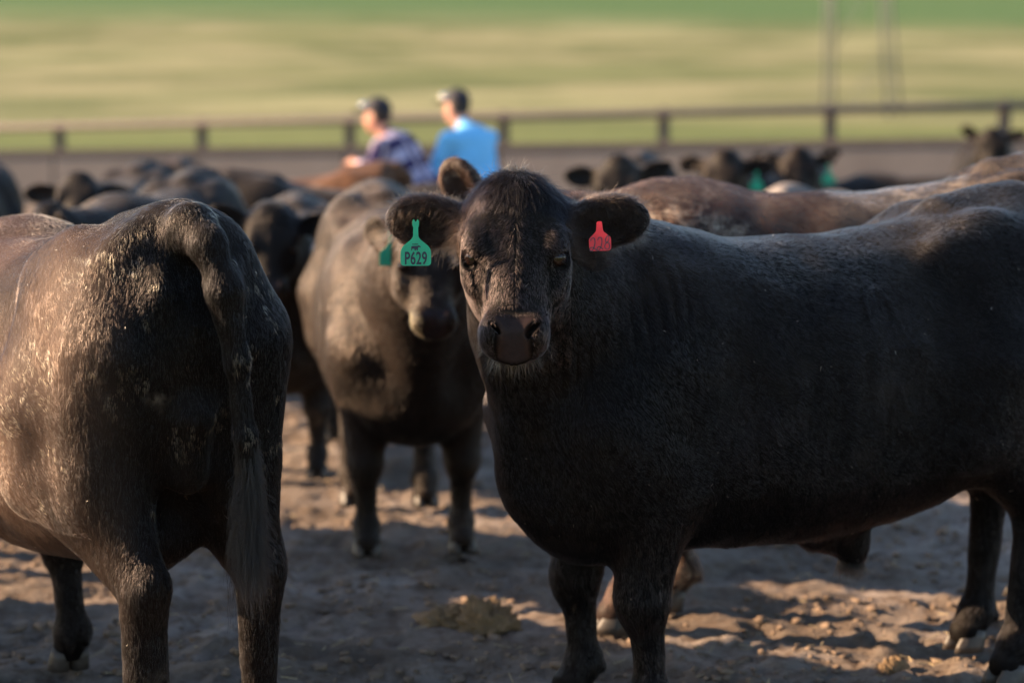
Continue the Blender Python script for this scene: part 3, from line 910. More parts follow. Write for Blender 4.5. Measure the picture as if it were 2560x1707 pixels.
def streaks(P): return np.clip(1 + 1.0 * fbm(P * np.array([75, 75, 20]), 2) + .6 * pnoise(P * np.array([22, 22, 8])), .2, 2.6)
def tint_black(P, nr, q, hd_, ear_):
    n = len(P); b = np.array([.0072, .0060, .0070]) * RNG.uniform(.7, 1.35, n)[:, None] * streaks(P)[:, None] ** .6
    br = np.clip(pnoise(P * 2.3 + 8) * 2.0, 0, 1)[:, None]; b = b * (1 + br * np.array([1.1, .6, .4]))
    face = (hd_ & ~ear_ & (q[:, 0] > .10))[:, None]; b = np.where(face, b * np.array([5.0, 4.0, 3.4]), b)
    top = np.clip((nr[:, 2] - .52) * 2.2, 0, 1)[:, None] * np.clip(.7 + fbm(P * 4, 3) * .8, 0, 1)[:, None] * np.where(hd_, 0, 1)[:, None]
    b = b * (1 - top * .6) + top * .6 * np.array([.15, .125, .105])                   # sunlight along the topline painted in, with dust
    tip = (ear_ & (RNG.random(n) < .35))[:, None]; b = np.where(tip, np.array([.06, .035, .025]), b)
    return b
def flank(P): return np.clip(.75 + pnoise(P * 2.1 + 3) * .7 + .3 * pnoise(P * 6), .15, 1) * np.clip((P[:, 2] - .35) * 3, 0, 1) * np.clip((P[:, 1] + .25 * (P[:, 0] + .75) - .09) * 5, 0, 1)  # left side mask: sunlit sheen painted into the coat along with dust
def tint_rear(P, nr, q, hd_, ear_):
    n = len(P); b = np.array([.0068, .0054, .0056]) * RNG.uniform(.5, 1.7, n)[:, None]
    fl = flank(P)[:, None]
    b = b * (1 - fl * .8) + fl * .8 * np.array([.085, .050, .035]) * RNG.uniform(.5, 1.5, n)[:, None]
    tl_ = ((P[:, 0] < -1.035))[:, None]; b = np.where(tl_, np.array([.0045, .0040, .0044]), b)
    spk = (fbm(P * 5 + 2, 2) > .25) & (pnoise(P * 48) > .05) & (nr[:, 0] < -.1) & (P[:, 2] > .85)
    spk |= (pnoise(P * 19 + 4) > .62) & (P[:, 0] < -.6) & (P[:, 2] > .4)
    b = np.where(spk[:, None], np.array([.33, .25, .16]) * RNG.uniform(.6, 1.2, n)[:, None], b)
    top = np.clip((nr[:, 2] - .2) * 1.6, 0, 1)[:, None] * np.clip(.45 + fbm(P * 5, 3) * 1.4, 0, 1)[:, None]
    return (b * (1 - top * .3) + top * .3 * np.array([.15, .12, .10])) * streaks(P)[:, None]
def skin_lit_dust(body, f):
    me = body.data; n = len(me.vertices); V = np.empty(n * 3, np.float32); me.vertices.foreach_get('co', V)
    a = me.attributes.new('dusty', 'FLOAT', 'POINT'); a.data.foreach_set('value', f(V.reshape(-1, 3)).astype(np.float32))  # carries the painted sunlit flank as well as its dust
skin_lit_dust(rear_body, flank)
coat(main, main_body, hd_main, main_S, 420000, tint_black)
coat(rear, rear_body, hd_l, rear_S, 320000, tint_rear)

def strands(name, root, P, D, L, rad, col, mat=None, curl=None, droop=.3, label=None, wave=None):
    P = np.asarray(P, float); n = len(P); D = unit(np.asarray(D, float))
    tint = np.array(col)[None] * RNG.uniform(.5, 1.6, n)[:, None]
    cu = RNG.normal(0, .22, (n, 3)) if curl is None else curl
    o = make_hair(name, P, D, np.asarray(L, float), D, cu, np.asarray(rad) * RNG.uniform(.6, 1.2, n), tint, mat or M_HAIR, root, 7 if wave is None else 12, droop, wave)
    if label: o['label'] = label
    return o

def extras():
    h = hd_main
    # tousled crown
    n = 1500; w = RNG.normal(0, .045, n); u = RNG.uniform(-.045, .03, n)
    P = np.array([h.at(a, b, .055 - 5.0 * b * b - max(0, -a) * .5) for a, b in zip(u, w)])
    D = np.stack([.25 + RNG.normal(0, .45, n), w * 12 + RNG.normal(0, .35, n), .8 + RNG.normal(0, .2, n)], 1) @ h.M.T
    strands('forelock', main, P, D, RNG.uniform(.02, .055, n), .00028, (.022, .016, .013), droop=.55)
    n = 130; P = np.array([h.at(-.03 + a, b, .045) for a, b in zip(RNG.normal(0, .012, n), RNG.normal(-.015, .03, n))])
    D = np.stack([-.5 + RNG.normal(0, .4, n), RNG.normal(.1, .5, n), .9 + 0 * P[:, 0]], 1) @ h.M.T
    strands('forelock', main, P, D, RNG.uniform(.025, .06, n), .0003, (.30, .23, .17), droop=.3, label='pale straw coloured wisps on the crown')
    # long hair fringing and filling the ears
    for s in (-1, 1):
        me = main_body.data
        c = h.at(.05, s * .21, -.05)
        Pq, nr, _ = sample_mesh(me, 5200, lambda P, nr: (np.linalg.norm(P - c, axis=1) < .125) * (np.abs(h.loc(P)[:, 1]) > .13) * 1.0 + 1e-9)
        fdw = np.array([h.M[0, 0], h.M[1, 0], 0]); fdw /= np.linalg.norm(fdw)
        face = nr @ fdw
        D = unit(nr * .9 + (h.M[:, 1] * s)[None] * .55 + RNG.normal(0, .25, nr.shape))
        L = np.where(face > .3, RNG.uniform(.014, .042, len(Pq)), RNG.uniform(.014, .034, len(Pq)))
        strands('ear_hair', main, Pq, D, L, .00026, (.035, .022, .016), droop=.25)
    # whiskers and chin tuft
    n = 240; a = RNG.uniform(-1, 1, n)
    P = np.array([h.at(.440 - .02 * abs(x) + RNG.normal(0, .008), x * .062, -.055 - .035 * RNG.random()) for x in a])
    D = np.stack([.9 + RNG.normal(0, .25, n), a * .6 + RNG.normal(0, .25, n), -.25 + RNG.normal(0, .25, n)], 1) @ h.M.T
    strands('whiskers', main, P, D, RNG.uniform(.012, .040, n), .0002, (.07, .048, .03), M_WHISKER, droop=.5)
    n = 60; a = np.sign(RNG.uniform(-1, 1, n))
    P = np.array([h.at(RNG.uniform(.37, .43), x * .080, RNG.uniform(-.06, -.01)) for x in a])
    D = np.stack([.4 + RNG.normal(0, .3, n), a * .9, -.3 + RNG.normal(0, .3, n)], 1) @ h.M.T
    strands('whiskers', main, P, D, RNG.uniform(.012, .035, n), .0002, (.10, .065, .04), M_WHISKER, droop=.3)
    # eyelashes
    for s in (-1, 1):
        n = 46; tt = RNG.uniform(-1, 1, n)
        P = np.array([h.at(.184 + .020 * x, s * .119, .031 - .009 * x * x) for x in tt])
        D = np.stack([.25 * tt + .25, s * .9 + 0 * tt, .35 + RNG.normal(0, .12, n)], 1) @ h.M.T
        strands('eyelash', main, P, D, RNG.uniform(.014, .024, n), .00028, (.008, .006, .006), droop=.35, curl=np.zeros((n, 3)))
    # sheath tuft
    n = 700; th = RNG.uniform(0, 6.28, n); r = .035 * np.sqrt(RNG.random(n))
    P = np.stack([-.30 + r * np.cos(th), r * np.sin(th), .385 + 0 * r], 1)
    D = np.stack([np.cos(th) * .25, np.sin(th) * .25, -1 + 0 * th], 1)
    strands('belly_tuft', main, P, D, RNG.uniform(.02, .055, n), .0006, (.006, .005, .0045), droop=.2)
    # tail switches
    for root, end, col in ((rear, (-1.08, -.095, .76), (.005, .0045, .005)), (main, (-1.06, 0, .62), (.005, .0045, .005))):
        n = 4200; th = RNG.uniform(0, 6.28, n); r = .026 * np.sqrt(RNG.random(n)); z = RNG.uniform(-.02, .16, n)
        P = np.stack([end[0] + r * np.cos(th), end[1] + r * np.sin(th), end[2] + z], 1)
        lk = RNG.integers(0, 16, n); ld = RNG.normal(0, .04, (16, 3)); lc = RNG.normal(0, .07, (16, 3))           # locks
        D = np.stack([np.cos(th) * .04, np.sin(th) * .04, -1 + 0 * th], 1) + ld[lk]
        strands('tail_switch', root, P, D, RNG.uniform(.10, .22, n) + .04 * (lk % 3) , .0007, col, curl=lc[lk] + RNG.normal(0, .02, (n, 3)), droop=.0,
                wave=((RNG.normal(0, .016, (16, 3)) * (1, 1, .2))[lk] + RNG.normal(0, .002, (n, 3)), RNG.uniform(0, 6.28, 16)[lk] + RNG.normal(0, .25, n), RNG.uniform(.8, 1.7, 16)[lk]))
def flecks(root, body, n, seed):
    me = body.data; cl = np.array(world_matrix(root).inverted() @ CAMP)
    P, nr, _ = sample_mesh(me, n, lambda P, nr: np.clip((unit(cl - P) * nr).sum(1) * 3, 0, 1) * (P[:, 2] > .3) + 1e-9)
    D = unit(RNG.normal(0, 1, (n, 3))); D = unit(D - nr * (D * nr).sum(1)[:, None])
    strands('straw_flecks', root, P + nr * .006, D, RNG.uniform(.003, .013, n), .0009, (.42, .36, .28), curl=np.zeros((n, 3)), droop=0)
flecks(main, main_body, 70, 1); flecks(rear, rear_body, 60, 2)
extras()

# lettered tags of the steer in front
t_out228 = [(-.0295, -.048, .2), (.0295, -.048, 1), (.0300, -.013, .4), (.0100, .004, .3), (.0085, .016, .2), (.0075, .030, .3), (-.0060, .030, .3), (-.0075, .016, .2), (-.0095, .004, .3), (-.0300, -.016, .5)]
def dress_main():
    g, M = ear_tag(main, (-.243, 5.60, 1.384), 2, M_GREEN, .95, label='green ear tag marked P629')
    Mf = M @ Matrix.Translation((0, -.0016, 0))
    text_mesh('P629', .047, Mf @ Matrix.Translation((0, 0, -.0545)), g, M_INK, .62, .0010)
    cow2d = [(-.012, .004), (-.0125, -.006), (-.0105, -.0065), (-.010, -.002), (-.004, -.0015), (-.003, -.0065), (-.0005, -.0065), (.001, -.002), (.003, -.0065), (.0055, -.006), (.006, 0), (.008, .0035), (.0125, .001), (.013, .004), (.0085, .0078), (.004, .006), (-.010, .0058)]
    plate(cow2d, .0005, Mf @ Matrix.Translation((0, 0, -.026)), g, M_INK, 'emblem')
    bm = bmesh.new()
    for k in range(5):
        add_box(bm, (-.0078 + k * .0032, 0, -.0155), (.0022, .0005, .0030)); 
    bmesh.ops.transform(bm, matrix=Mf, verts=bm.verts)
    bm_obj('emblem', bm, M_INK, g, smooth=False)
    r, M = ear_tag(main, (.221, 5.60, 1.398), -14, M_RED, .95, roll=-3, outline=t_out228, label='red ear tag marked 228 by hand')
    Mf = M @ Matrix.Translation((0, -.0016, -.031))
    two = [(x * 1.12, y * 1.35 + .003) for x, y in [(-.008, .006), (-.005, .011), (.001, .011), (.003, .005), (.001, -.004), (-.003, -.011), (-.007, -.014), (-.0105, -.012), (-.009, -.008), (-.004, -.0065), (.001, -.009), (.006, -.013)]]
    eight = [(x * 1.1, y * 1.3 + .004) for x, y in [(.004, .014), (.0, .011), (-.003, .004), (-.001, .0), (.003, -.001), (.006, -.005), (.0055, -.011), (.001, -.0145), (-.004, -.012), (-.0045, -.006), (-.001, -.001), (.004, .003), (.0055, .009), (.004, .014)]]
    strokes([[(x - .0165, y - .001) for x, y in two]], .0026, Mf, r, M_INK, 'lettering')
    strokes([[(x * .95 + .0025, y) for x, y in two]], .0026, Mf, r, M_INK, 'lettering')
    strokes([[(x * 1.1 + .0185, y + .001) for x, y in eight]], .0026, Mf, r, M_INK, 'lettering')
dress_main()

# --- the rest of the herd
def herd_tag(root, head, side, mat, drop=.02, out=.15, fwd=.05, size=1.0, label=None):
    fd = head.M[:, 0].copy(); fd[2] = 0; fd /= np.linalg.norm(fd)
    p = head.at(.06, side * (.09 + out), -.05) + fd * fwd - np.array([0, 0, drop])
    w = world_matrix(root) @ Vector(p)
    f3 = world_matrix(root).to_3x3() @ Vector(fd)
    yaw = math.degrees(math.atan2(f3.x, -f3.y))
    return ear_tag(root, w, yaw, mat, size, label=label)

def std_head(z=1.42, x=1.08, y=0, yaw=0, pitch=58, roll=0): return Head((x, y, z), yaw, pitch, roll)
BRN = dict(col=(.030, .021, .017), brown=(.06, .036, .025))

# middle of the picture, walking towards the camera with its face half hidden
h4 = Head((1.17, -.015, 1.40), 1, 64); c4, *_ = make_cow('brown black steer walking forward behind the P629 tag with pale chaff on its nose', G_HERD, (-.45, 8.85), -81, h4,
    skin(2, **BRN), scale=.93, h=.017, ear=((8, -62), (0, 0)), fore=dict(l=(.50, .20), r=(.52, -.20)), hind=dict(l=(-.55, .17), r=(-.62, -.16)))
herd_tag(c4, h4, -1, M_GREEN, .01, .052, .02)
h5 = Head((.98, 0, 1.44), 3, 70); c5, *_ = make_cow('black cow facing the camera with a white ear tag beside the brown black steer', G_HERD, (-1.06, 10.5), -89, h5,
    skin(3, (.022, .018, .017)), scale=.85, h=.018, ear=((22, 0), (4, 0)))
herd_tag(c5, h5, 1, M_WHITE, .05, .16, .05)
h6 = Head((1.02, .1, 1.36), 10, 55); c6, *_ = make_cow('black cow standing side on with its long dark back below the plaid shirt', G_HERD, (-.78, 12.35), 2, h6, skin(4, (.02, .017, .018)), scale=.905, h=.024)
c7, *_ = make_cow('rusty brown backed cow standing side on in front of the man in plaid', G_HERD, (-1.6, 14.7), 172, std_head(1.25, 1.1), skin(5, (.075, .036, .020), (.12, .055, .027), dust_amt=.4), scale=.885, h=.026)
h8 = Head((.93, .26, 1.30), 70, 70); c8, *_ = make_cow('dusty brown steer standing close behind the P629 steer', G_HERD, (.97, 7.32), 186, h8,
    skin(6, (.032, .019, .015), (.065, .034, .025), dust_lo=.47, dust_hi=.62, dust_amt=.85, lie_amt=.3), scale=1.06, h=.016, ear=((58, 0), (20, 0)),
    fore=dict(l=(.58, .12), r=(.36, -.16)))
h9 = Head((.95, 0, 1.43), 0, 60); c9, *_ = make_cow('dark cow with a brown forehead and level ears behind the dusty brown steer', G_HERD, (.72, 13.6), -97, h9, skin(7, (.022, .018, .016)), scale=.94, h=.024, ear=((0, 0), (14, 0)))
h10 = Head((.98, .1, 1.45), 8, 60); c10, *_ = make_cow('dark cow with a green tag below its ear beside the brown foreheaded cow', G_HERD, (1.6, 15.0), -112, h10, skin(8, (.024, .018, .016)), scale=.93, h=.026, ear=((8, 0), (2, 0)))
herd_tag(c10, h10, 1, M_GREEN, .07, .14, .05)
h11 = Head((.98, 0, 1.45), 6, 58); c11, *_ = make_cow('dark cow with raised ears and a bright green tag near the wall', G_HERD, (2.05, 16.1), -96, h11, skin(9, (.02, .017, .018)), scale=.92, h=.026, ear=((16, 0), (20, 0)))
herd_tag(c11, h11, 1, M_GREEN, .05, .13, .05, 1.1)
c12, *_ = make_cow('pale dusty rumped cow standing below the raised ears of a dark cow', G_HERD, (1.66, 12.0), 70, std_head(1.05, 1.12), skin(10, (.10, .09, .085), (.17, .15, .14)), scale=.875, h=.026)
c13, *_ = make_cow('black cow standing side on to the right of the bright green tag', G_HERD, (3.1, 16.9), 170, std_head(1.2, 1.1), skin(11, (.018, .017, .02)), scale=.84, h=.028)
h14 = Head((.98, 0, 1.52), 0, 58); c14, *_ = make_cow('far black cow whose ears show over the dusty steer at the right edge', G_HERD, (4.45, 20.8), -100, h14, skin(12), scale=.92, h=.028, ear=((30, 0), (20, 0)))
# left of the picture
hA = Head((1.0, .05, 1.40), 10, 40); cA, *_ = make_cow('dark cow with its head turned right at the left end of the herd', G_HERD, (-2.40, 13.4), -95, hA, skin(13, (.022, .017, .015)), scale=.90, h=.022, ear=((0, 0), (-4, 0)))
hB = Head((1.0, -.15, 1.30), -62, 42); cB, *_ = make_cow('dark cow with lowered head turned left behind the rump of the steer seen from behind', G_HERD, (-1.78, 10.95), -100, hB, skin(14, (.022, .017, .015), (.045, .03, .022)), scale=.92, h=.02, ear=((15, 0), (20, 0)))
hC = Head((.98, 0, 1.42), 0, 55); cC, *_ = make_cow('brown faced cow in front of the wall left of the rusty brown back', G_HERD, (-2.35, 15.4), -85, hC, skin(15, (.04, .027, .02), (.075, .045, .032)), scale=.875, h=.026, ear=((12, 0), (24, 0)))
hF = Head((1.0, -.1, 1.26), -48, 50); cF, *_ = make_cow('cow with a small green tag and pale cheek at the left edge', G_HERD, (-2.62, 8.60), -40, hF, skin(16, (.05, .042, .04), (.09, .075, .065)), scale=.92, h=.02, ear=((0, 0), (8, 0)))
herd_tag(cF, hF, 1, M_GREEN, .02, .10, .05, .6)
hG = Head((.98, .0, 1.42), 0, 50); cG, *_ = make_cow('dark cow with only the tip of its ear showing at the left edge', G_HERD, (-3.78, 15.0), -95, hG, skin(17), scale=.87, h=.024, ear=((6, 0), (12, 0)))
# stands just outside the left edge; its shadow lies over the tail steer's belly and the near ground
cS, *_ = make_cow('black cow beside the steer seen from behind just outside the left edge', G_HERD, (-3.0, 7.05), 113, std_head(1.25, 1.1), skin(18), h=.026)

# hair coats for the animals just behind the focus
def tint_mid(dark, dust, thr, amt, seed=0, extra=None):
    def f(P, nr, q, hd_, ear_):
        n = len(P); b = np.array(dark) * RNG.uniform(.5, 1.7, n)[:, None]
        m = np.clip((fbm(P * np.array([2.4, 2.4, 1.7]) + seed * 7, 4) - thr) * 2.5, 0, 1)[:, None] * np.where(P[:, 2] < .45, .3, 1)[:, None]
        b = b * (1 - m * amt) + m * amt * np.array(dust) * RNG.uniform(.5, 1.5, n)[:, None]
        b = b * streaks(P * .6)[:, None]
        return extra(P, q, b) if extra else b
    return f
def chaff(P, q, b):
    m = (q[:, 0] > .33) & (q[:, 1] * -1 > .045) & (q[:, 2] > -.09) & (np.abs(q[:, 1]) < .12)
    m2 = (q[:, 0] > .40) & (q[:, 2] < -.03) & (q[:, 2] > -.14) & (np.abs(q[:, 1]) < .07)
    b = np.where(m[:, None], np.array([.46, .28, .08]), b); return np.where((m2 & (RNG.random(len(P)) < .6))[:, None], np.array([.32, .20, .12]), b)
def half_red(P, q, b):
    m = np.clip((P[:, 0] + .06 - .10 * pnoise(P * 5)) * 12, 0, 1)[:, None]
    red = np.array([.032, .0125, .0085]) * (.6 + .8 * np.clip(.5 + fbm(P * 5, 3), 0, 1.5))[:, None]
    return b * (1 - m) + red * m
def body_of(c): return [o for o in c.children if o.name.startswith('body')][0]
def mid_lit_side(P, q, b):
    k = np.clip(-P[:, 1] * 5 + .35 + .2 * pnoise(P * 9 + 9), 0, 1) * np.clip((P[:, 2] - .72) * 5, 0, 1) * np.clip(.7 + fbm(P * np.array([7, 7, 2.4]) + 11, 3) * .7, .1, 1)  # sunlit upper side painted into the coat, paler and browner
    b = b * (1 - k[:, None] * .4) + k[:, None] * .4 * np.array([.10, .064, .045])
    return chaff(P, q, b)
coat(c4, body_of(c4), h4, None, 110000, tint_mid((.0055, .0045, .004), (.10, .07, .05), .45, .5, 1, mid_lit_side), .020, .0006)
coat(c5, body_of(c5), h5, None, 60000, tint_mid((.006, .005, .005), (.09, .07, .06), .35, .6, 2), .022, .0007)
coat(c8, body_of(c8), h8, None, 130000, tint_mid((.012, .009, .008), (.30, .235, .18), -.25, .85, 3, half_red), .018, .0005)
coat(cB, body_of(cB), hB, None, 60000, tint_mid((.006, .005, .005), (.10, .07, .05), .2, .7, 4), .022, .0007)
coat(cF, body_of(cF), hF, None, 50000, tint_mid((.010, .009, .009), (.16, .13, .11), .1, .7, 5), .022, .0007)

# ------------------------------------------------------------------ men
def person(label, loc, ang, lean, shirt_m, hand_z, arm_out):
    root = empty('person', (loc[0], loc[1], 0), R(ang), 1.015); tag(root, label, 'person', 'men standing among the cattle')
    sl, cl = math.sin(R(lean)), math.cos(R(lean))
    hip = np.array([0, 0, .98])
    def T(x, y, z): return hip + np.array([x * cl + z * sl, y, z * cl - x * sl])     # torso frame
    neck = T(.0, 0, .50); hd = neck + np.array([.075 + .05 * sl, 0, .155])
    def torso(g):
        S = Sdf()
        S.ball(T(.0, 0, .05), (.135 + g, .195 + g, .15 + g), rotm((cl, 0, -sl), (sl, 0, cl)), .08)
        S.ball(T(.0, 0, .28), (.135 + g, .205 + g, .22 + g), rotm((cl, 0, -sl), (sl, 0, cl)), .08)
        S.ball(T(-.01, 0, .40), (.125 + g, .225 + g, .13 + g), rotm((cl, 0, -sl), (sl, 0, cl)), .08)
        return S
    arms = []
    for s in (-1, 1):
        sh = T(.0, s * .235, .43); hand = np.array([.42 + arm_out + .05 * s, s * .16, hand_z])
        el = (sh + hand) / 2 + np.array([-.06, s * .08, -.09]); arms.append((s, sh, el, hand))
    B = torso(-.012)
    for s in (-1, 1):
        B.cone((0, s * .095, .93), (.02, s * .10, .50), .085, .058, .05); B.cone((.02, s * .10, .50), (-.02, s * .11, .09), .056, .04, .04)
        B.cone((-.02, s * .11, .05), (.12, s * .12, .035), .04, .032, .03)
    B.cone(neck - (0, 0, .06), hd - (.02, 0, .05), .062, .055, .04)
    B.ball(hd + (.0, 0, .03), (.098, .078, .105), k=.03); B.ball(hd + (.035, 0, -.055), (.055, .055, .06), k=.04)
    B.cone(hd + (.092, 0, .01), hd + (.112, 0, -.025), .010, .014, .015)
    B.cone(hd + (.083, -.02, -.06), hd + (.083, .02, -.06), .007, .007, .008)
    for s in (-1, 1):
        B.ball(hd + (-.005, s * .08, -.005), (.018, .010, .03), k=.01)
        B.ball(hd + (.088, s * .032, .012), (.010, .014, .008), k=.006, mode='c')
    for s, sh, el, hand in arms:
        B.cone(sh, el, .05, .042, .03); B.cone(el, hand, .042, .028, .02)
        d = hand - el; d = d / np.linalg.norm(d); up = np.array([0, 0, 1.0]); sd2 = np.cross(d, up); sd2 /= np.linalg.norm(sd2); dn = np.cross(d, sd2)
        B.cone(hand, hand + d * .075, .026, .034, .015)
        for k, L in enumerate((.065, .075, .07, .055)):
            o = hand + d * .085 + sd2 * (-.030 + .02 * k)
            B.cone(o, o + d * L * .55 + dn * .008, .0105, .0095, .004); B.cone(o + d * L * .55 + dn * .008, o + d * L * .85 + dn * L * .4, .0095, .0085, .004)
        o = hand + d * .02 + sd2 * s * .03
        B.cone(o, o + d * .045 + sd2 * s * .025 + dn * .01, .012, .010, .006)
    Sh = torso(.004)
    for s, sh, el, hand in arms:
        Sh.cone(sh, el, .074, .062, .05); Sh.cone(el, el * .15 + hand * .85, .055, .042, .03)
    Sh.cone(neck - (.005, 0, .05), neck + (.02, 0, .02), .078, .07, .03)
    Sh.warp(hip + (0, 0, .3), .8, lambda P: .014 * pnoise(P * 7) + .009 * np.abs(pnoise(P * np.array([5, 14, 5]))))
    Tr = Sdf()
    Tr.ball((0, 0, .96), (.125, .175, .12), k=.05)
    for s in (-1, 1):
        Tr.cone((0, s * .09, .93), (.02, s * .10, .50), .10, .078, .05); Tr.cone((.02, s * .10, .50), (-.02, s * .11, .06), .077, .065, .04)
    Cp = Sdf()
    Cp.ball(hd + (-.008, 0, .065), (.108, .088, .095), k=.02); Cp.ball(hd + (.0, 0, -.02), (.2, .2, .075), k=.012, mode='c')
    Cp.ball(hd + (.14, 0, .062), (.075, .072, .010), rotm((1, 0, -.22), (.22, 0, 1)), .014)
    Ha = Sdf(); Ha.ball(hd + (-.022, 0, .025), (.088, .083, .085), k=.01); Ha.ball(hd + (.10, 0, -.03), (.10, .15, .15), k=.015, mode='c')
    def build(S, nm, lo, hi, m, h=.016):
        V, F = surface_net(S, np.array(lo), np.array(hi), h); V = project(S, V, 1, h * .4)
        return link_mesh(nm, np_mesh(nm, V, F), m, root)
    lo, hi = (-.35, -.45, -.02), (.95, .45, 1.85)
    build(B, 'body', lo, hi, M_SKIN, .0125)
    build(Sh, 'shirt', (-.4, -.5, .75), (.95, .5, 1.75), shirt_m)
    build(Tr, 'trousers', lo, (.6, .4, 1.15), M_DENIM)
    build(Cp, 'cap', hd - .2, hd + .26, M_CAP, .009)
    build(Ha, 'hair', hd - .16, hd + .16, M_MANHAIR, .009)
    bm = bmesh.new(); bmesh.ops.create_uvsphere(bm, u_segments=16, v_segments=10, radius=1, matrix=Matrix.Translation(hd + (.105, .0, .095)) @ Matrix.Diagonal((.042, .058, .030, 1)))  # shiny ball added to make the sun glint on the cap brim
    bm_obj('brim_glint', bm, M_SHINY, root)
    for s in (-1, 1):
        bm = bmesh.new(); add_tube(bm, [(-.02, s * .11, .16), (-.02, s * .11, .05), (.03, s * .115, .045), (.14, s * .12, .03)], [.062, .056, .05, .035], 12); bm_obj('boot', bm, M_CAP, root)
    return root
M_SKIN = plain('sun tanned skin', (.42, .20, .14), .55, .4, .12, 20)
M_DENIM = plain('dark jeans', (.04, .05, .08), .85, .2, .3, 30)
M_CAP = plain('dark cap cloth', (.018, .018, .026), .7, .3, .2, 30)
M_MANHAIR = plain('brown hair', (.03, .02, .015), .6, .3, .3, 60)
M_BLUE = plain('light blue shirt cotton', (.17, .50, .85), .8, .2, .12, 14)
m_, t_, M_SHINY_b = new_mat('glossy brim glint'); M_SHINY = m_; M_SHINY_b.inputs['Base Color'].default_value = (.9, .85, .75, 1); M_SHINY_b.inputs['Metallic'].default_value = 1; M_SHINY_b.inputs['Roughness'].default_value = .12
def plaid():
    m, t, b = new_mat('plaid shirt cotton'); tc = N(t, 'ShaderNodeTexCoord').outputs['Object']
    tc = mapping(t, tc, (1, 1, 1), (0, R(-35), 0))
    out = None
    c = (.32, .30, .46)
    def wave(axis, sc, th):
        w = t.nodes.new('ShaderNodeTexWave'); w.bands_direction = axis; w.inputs['Scale'].default_value = sc; w.inputs['Distortion'].default_value = .4
        t.links.new(tc, w.inputs[0]); return ramp(t, w.outputs['Fac'], [(th, (0, 0, 0)), (th + .1, (1, 1, 1))])
    col = mixc(t, wave('Z', 1.7, .5), (.42, .38, .52), (.03, .022, .08))
    col = mixc(t, math_n(t, 'MULTIPLY', wave('Y', 1.7, .5), .8), col, (.04, .03, .10))
    col = mixc(t, math_n(t, 'MULTIPLY', wave('Y', 1.7, .90), .8), col, (.6, .5, .58))
    t.links.new(col, b.inputs['Base Color']); b.inputs['Roughness'].default_value = .85; b.inputs['Specular IOR Level'].default_value = .2
    return m
person('man in a purple and white plaid shirt and dark cap leaning forward', (-.66, 17.0), 158, 36, plaid(), 1.20, .02)
person('man in a light blue shirt and dark cap standing beside the man in plaid', (-.22, 17.2), 142, 20, M_BLUE, 1.08, .02)

# ------------------------------------------------------------------ loose dirt
def build_clods():
    n = 15000
    r = RNG.random(n)
    y = 5.0 + 9 * r ** 1.6; x = (RNG.random(n) - .5) * (y * .62 + 1.2)
    keep = (fbm(np.stack([x * .9, y * 1.7, y * 0], 1), 2) + RNG.normal(0, .25, n)) > -.05
    x, y = x[keep], y[keep]; n = len(x)
    s = np.clip(RNG.lognormal(-5.0, .6, n), .0025, .020)
    bm = bmesh.new(); bmesh.ops.create_icosphere(bm, subdivisions=2, radius=1); bm.verts.ensure_lookup_table()
    U = np.array([v.co[:] for v in bm.verts]); T = np.array([[v.index for v in f.verts] for f in bm.faces]); bm.free()
    z = ground_z(x, y)
    allV = []; allF = []
    for i in range(n):
        k = pnoise(U * 1.7 + i * 3.7) * .7 + np.abs(pnoise(U * 3.3 + i * 1.3)) * .7 - .2
        V = U * (1 + k)[:, None] * s[i] * np.array([1.3, 1.1, .62]); a = RNG.random() * 6.28
        V[:, :2] = V[:, :2] @ np.array([[math.cos(a), -math.sin(a)], [math.sin(a), math.cos(a)]])
        allV.append(V + (x[i], y[i], z[i] + s[i] * .2)); allF.append(T + i * len(U))
    me = np_mesh('dirt_clods', np.concatenate(allV), np.concatenate(allF))
    m = plain('crumbled dirt', (.185, .135, .10), .95, .1, .55, 7, .01)
    o = link_mesh('dirt_clods', me, m); tag(o, 'loose dry clods of dirt and dung scattered over the pen floor', kind='stuff')
build_clods()

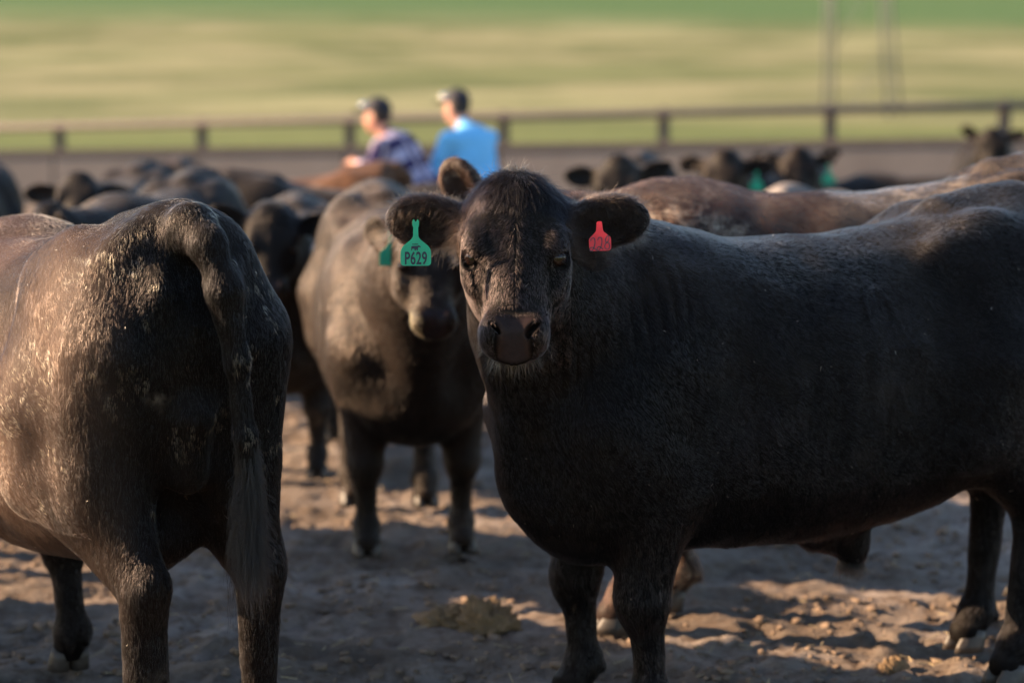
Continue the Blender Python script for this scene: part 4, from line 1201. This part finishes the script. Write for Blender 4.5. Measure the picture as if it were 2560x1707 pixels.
def build_straw():
    n = 900; y = 5.4 + 6 * RNG.random(n) ** 1.5; x = (RNG.random(n) - .5) * (y * .6 + 1); z = ground_z(x, y)
    L = RNG.uniform(.012, .06, n); w = RNG.uniform(.0012, .0026, n); a = RNG.uniform(0, 6.28, n); up = RNG.uniform(-.1, .35, n)
    d = np.stack([np.cos(a), np.sin(a), up], 1) * L[:, None] / 2; p = np.stack([-np.sin(a), np.cos(a), 0 * a], 1) * w[:, None]; q = np.array([0, 0, 1.0])[None] * w[:, None]
    c = np.stack([x, y, z + .005 + np.abs(up) * L / 2], 1)
    V = np.stack([c - d + p, c - d - p, c - d + q, c + d + p, c + d - p, c + d + q], 1).reshape(-1, 3)
    F = np.concatenate([np.array([[0, 1, 4, 3], [1, 2, 5, 4], [2, 0, 3, 5]]) + 6 * i for i in range(n)])
    o = link_mesh('straw', np_mesh('straw', V, F), plain('dry straw', (.42, .33, .19), .7, .3, .35, 9)); tag(o, 'scattered bits of dry straw and chaff on the pen floor', kind='stuff')
build_straw()

def dung_pile(x, y, sx, sy, sz, seed, label):
    bm = bmesh.new(); bmesh.ops.create_icosphere(bm, subdivisions=5, radius=1)
    U = np.array([v.co[:] for v in bm.verts]); T = np.array([[v.index for v in f.verts] for f in bm.faces]); bm.free()
    k = .45 * pnoise(U * 2.1 + seed) + .42 * np.abs(pnoise(U * 5.0 + seed)) + .22 * pnoise(U * 12 + seed)
    V = U * (1 + k)[:, None] * np.array([sx, sy, sz]); V[:, 2] = np.maximum(V[:, 2], -.02)
    gz = float(ground_z(np.array([x]), np.array([y]))[0])
    me = np_mesh('dung_pile', V, T)
    o = link_mesh('dung_pile', me, plain('dry dung %d' % seed, (.19, .13, .078), .95, .1, .6, 22, .012)); o.location = (x, y, gz)
    tag(o, label, 'dung', 'dry dung piles on the ground')
dung_pile(-.215, 7.30, .085, .07, .05, 3, 'lower of two dry dung piles left of the front legs of the P629 steer')
dung_pile(-.085, 7.22, .09, .07, .085, 8, 'taller dry dung pile left of the front legs of the P629 steer')
dung_pile(1.18, 6.72, .04, .035, .035, 12, 'small dry dung lump in the sun under the belly of the P629 steer')
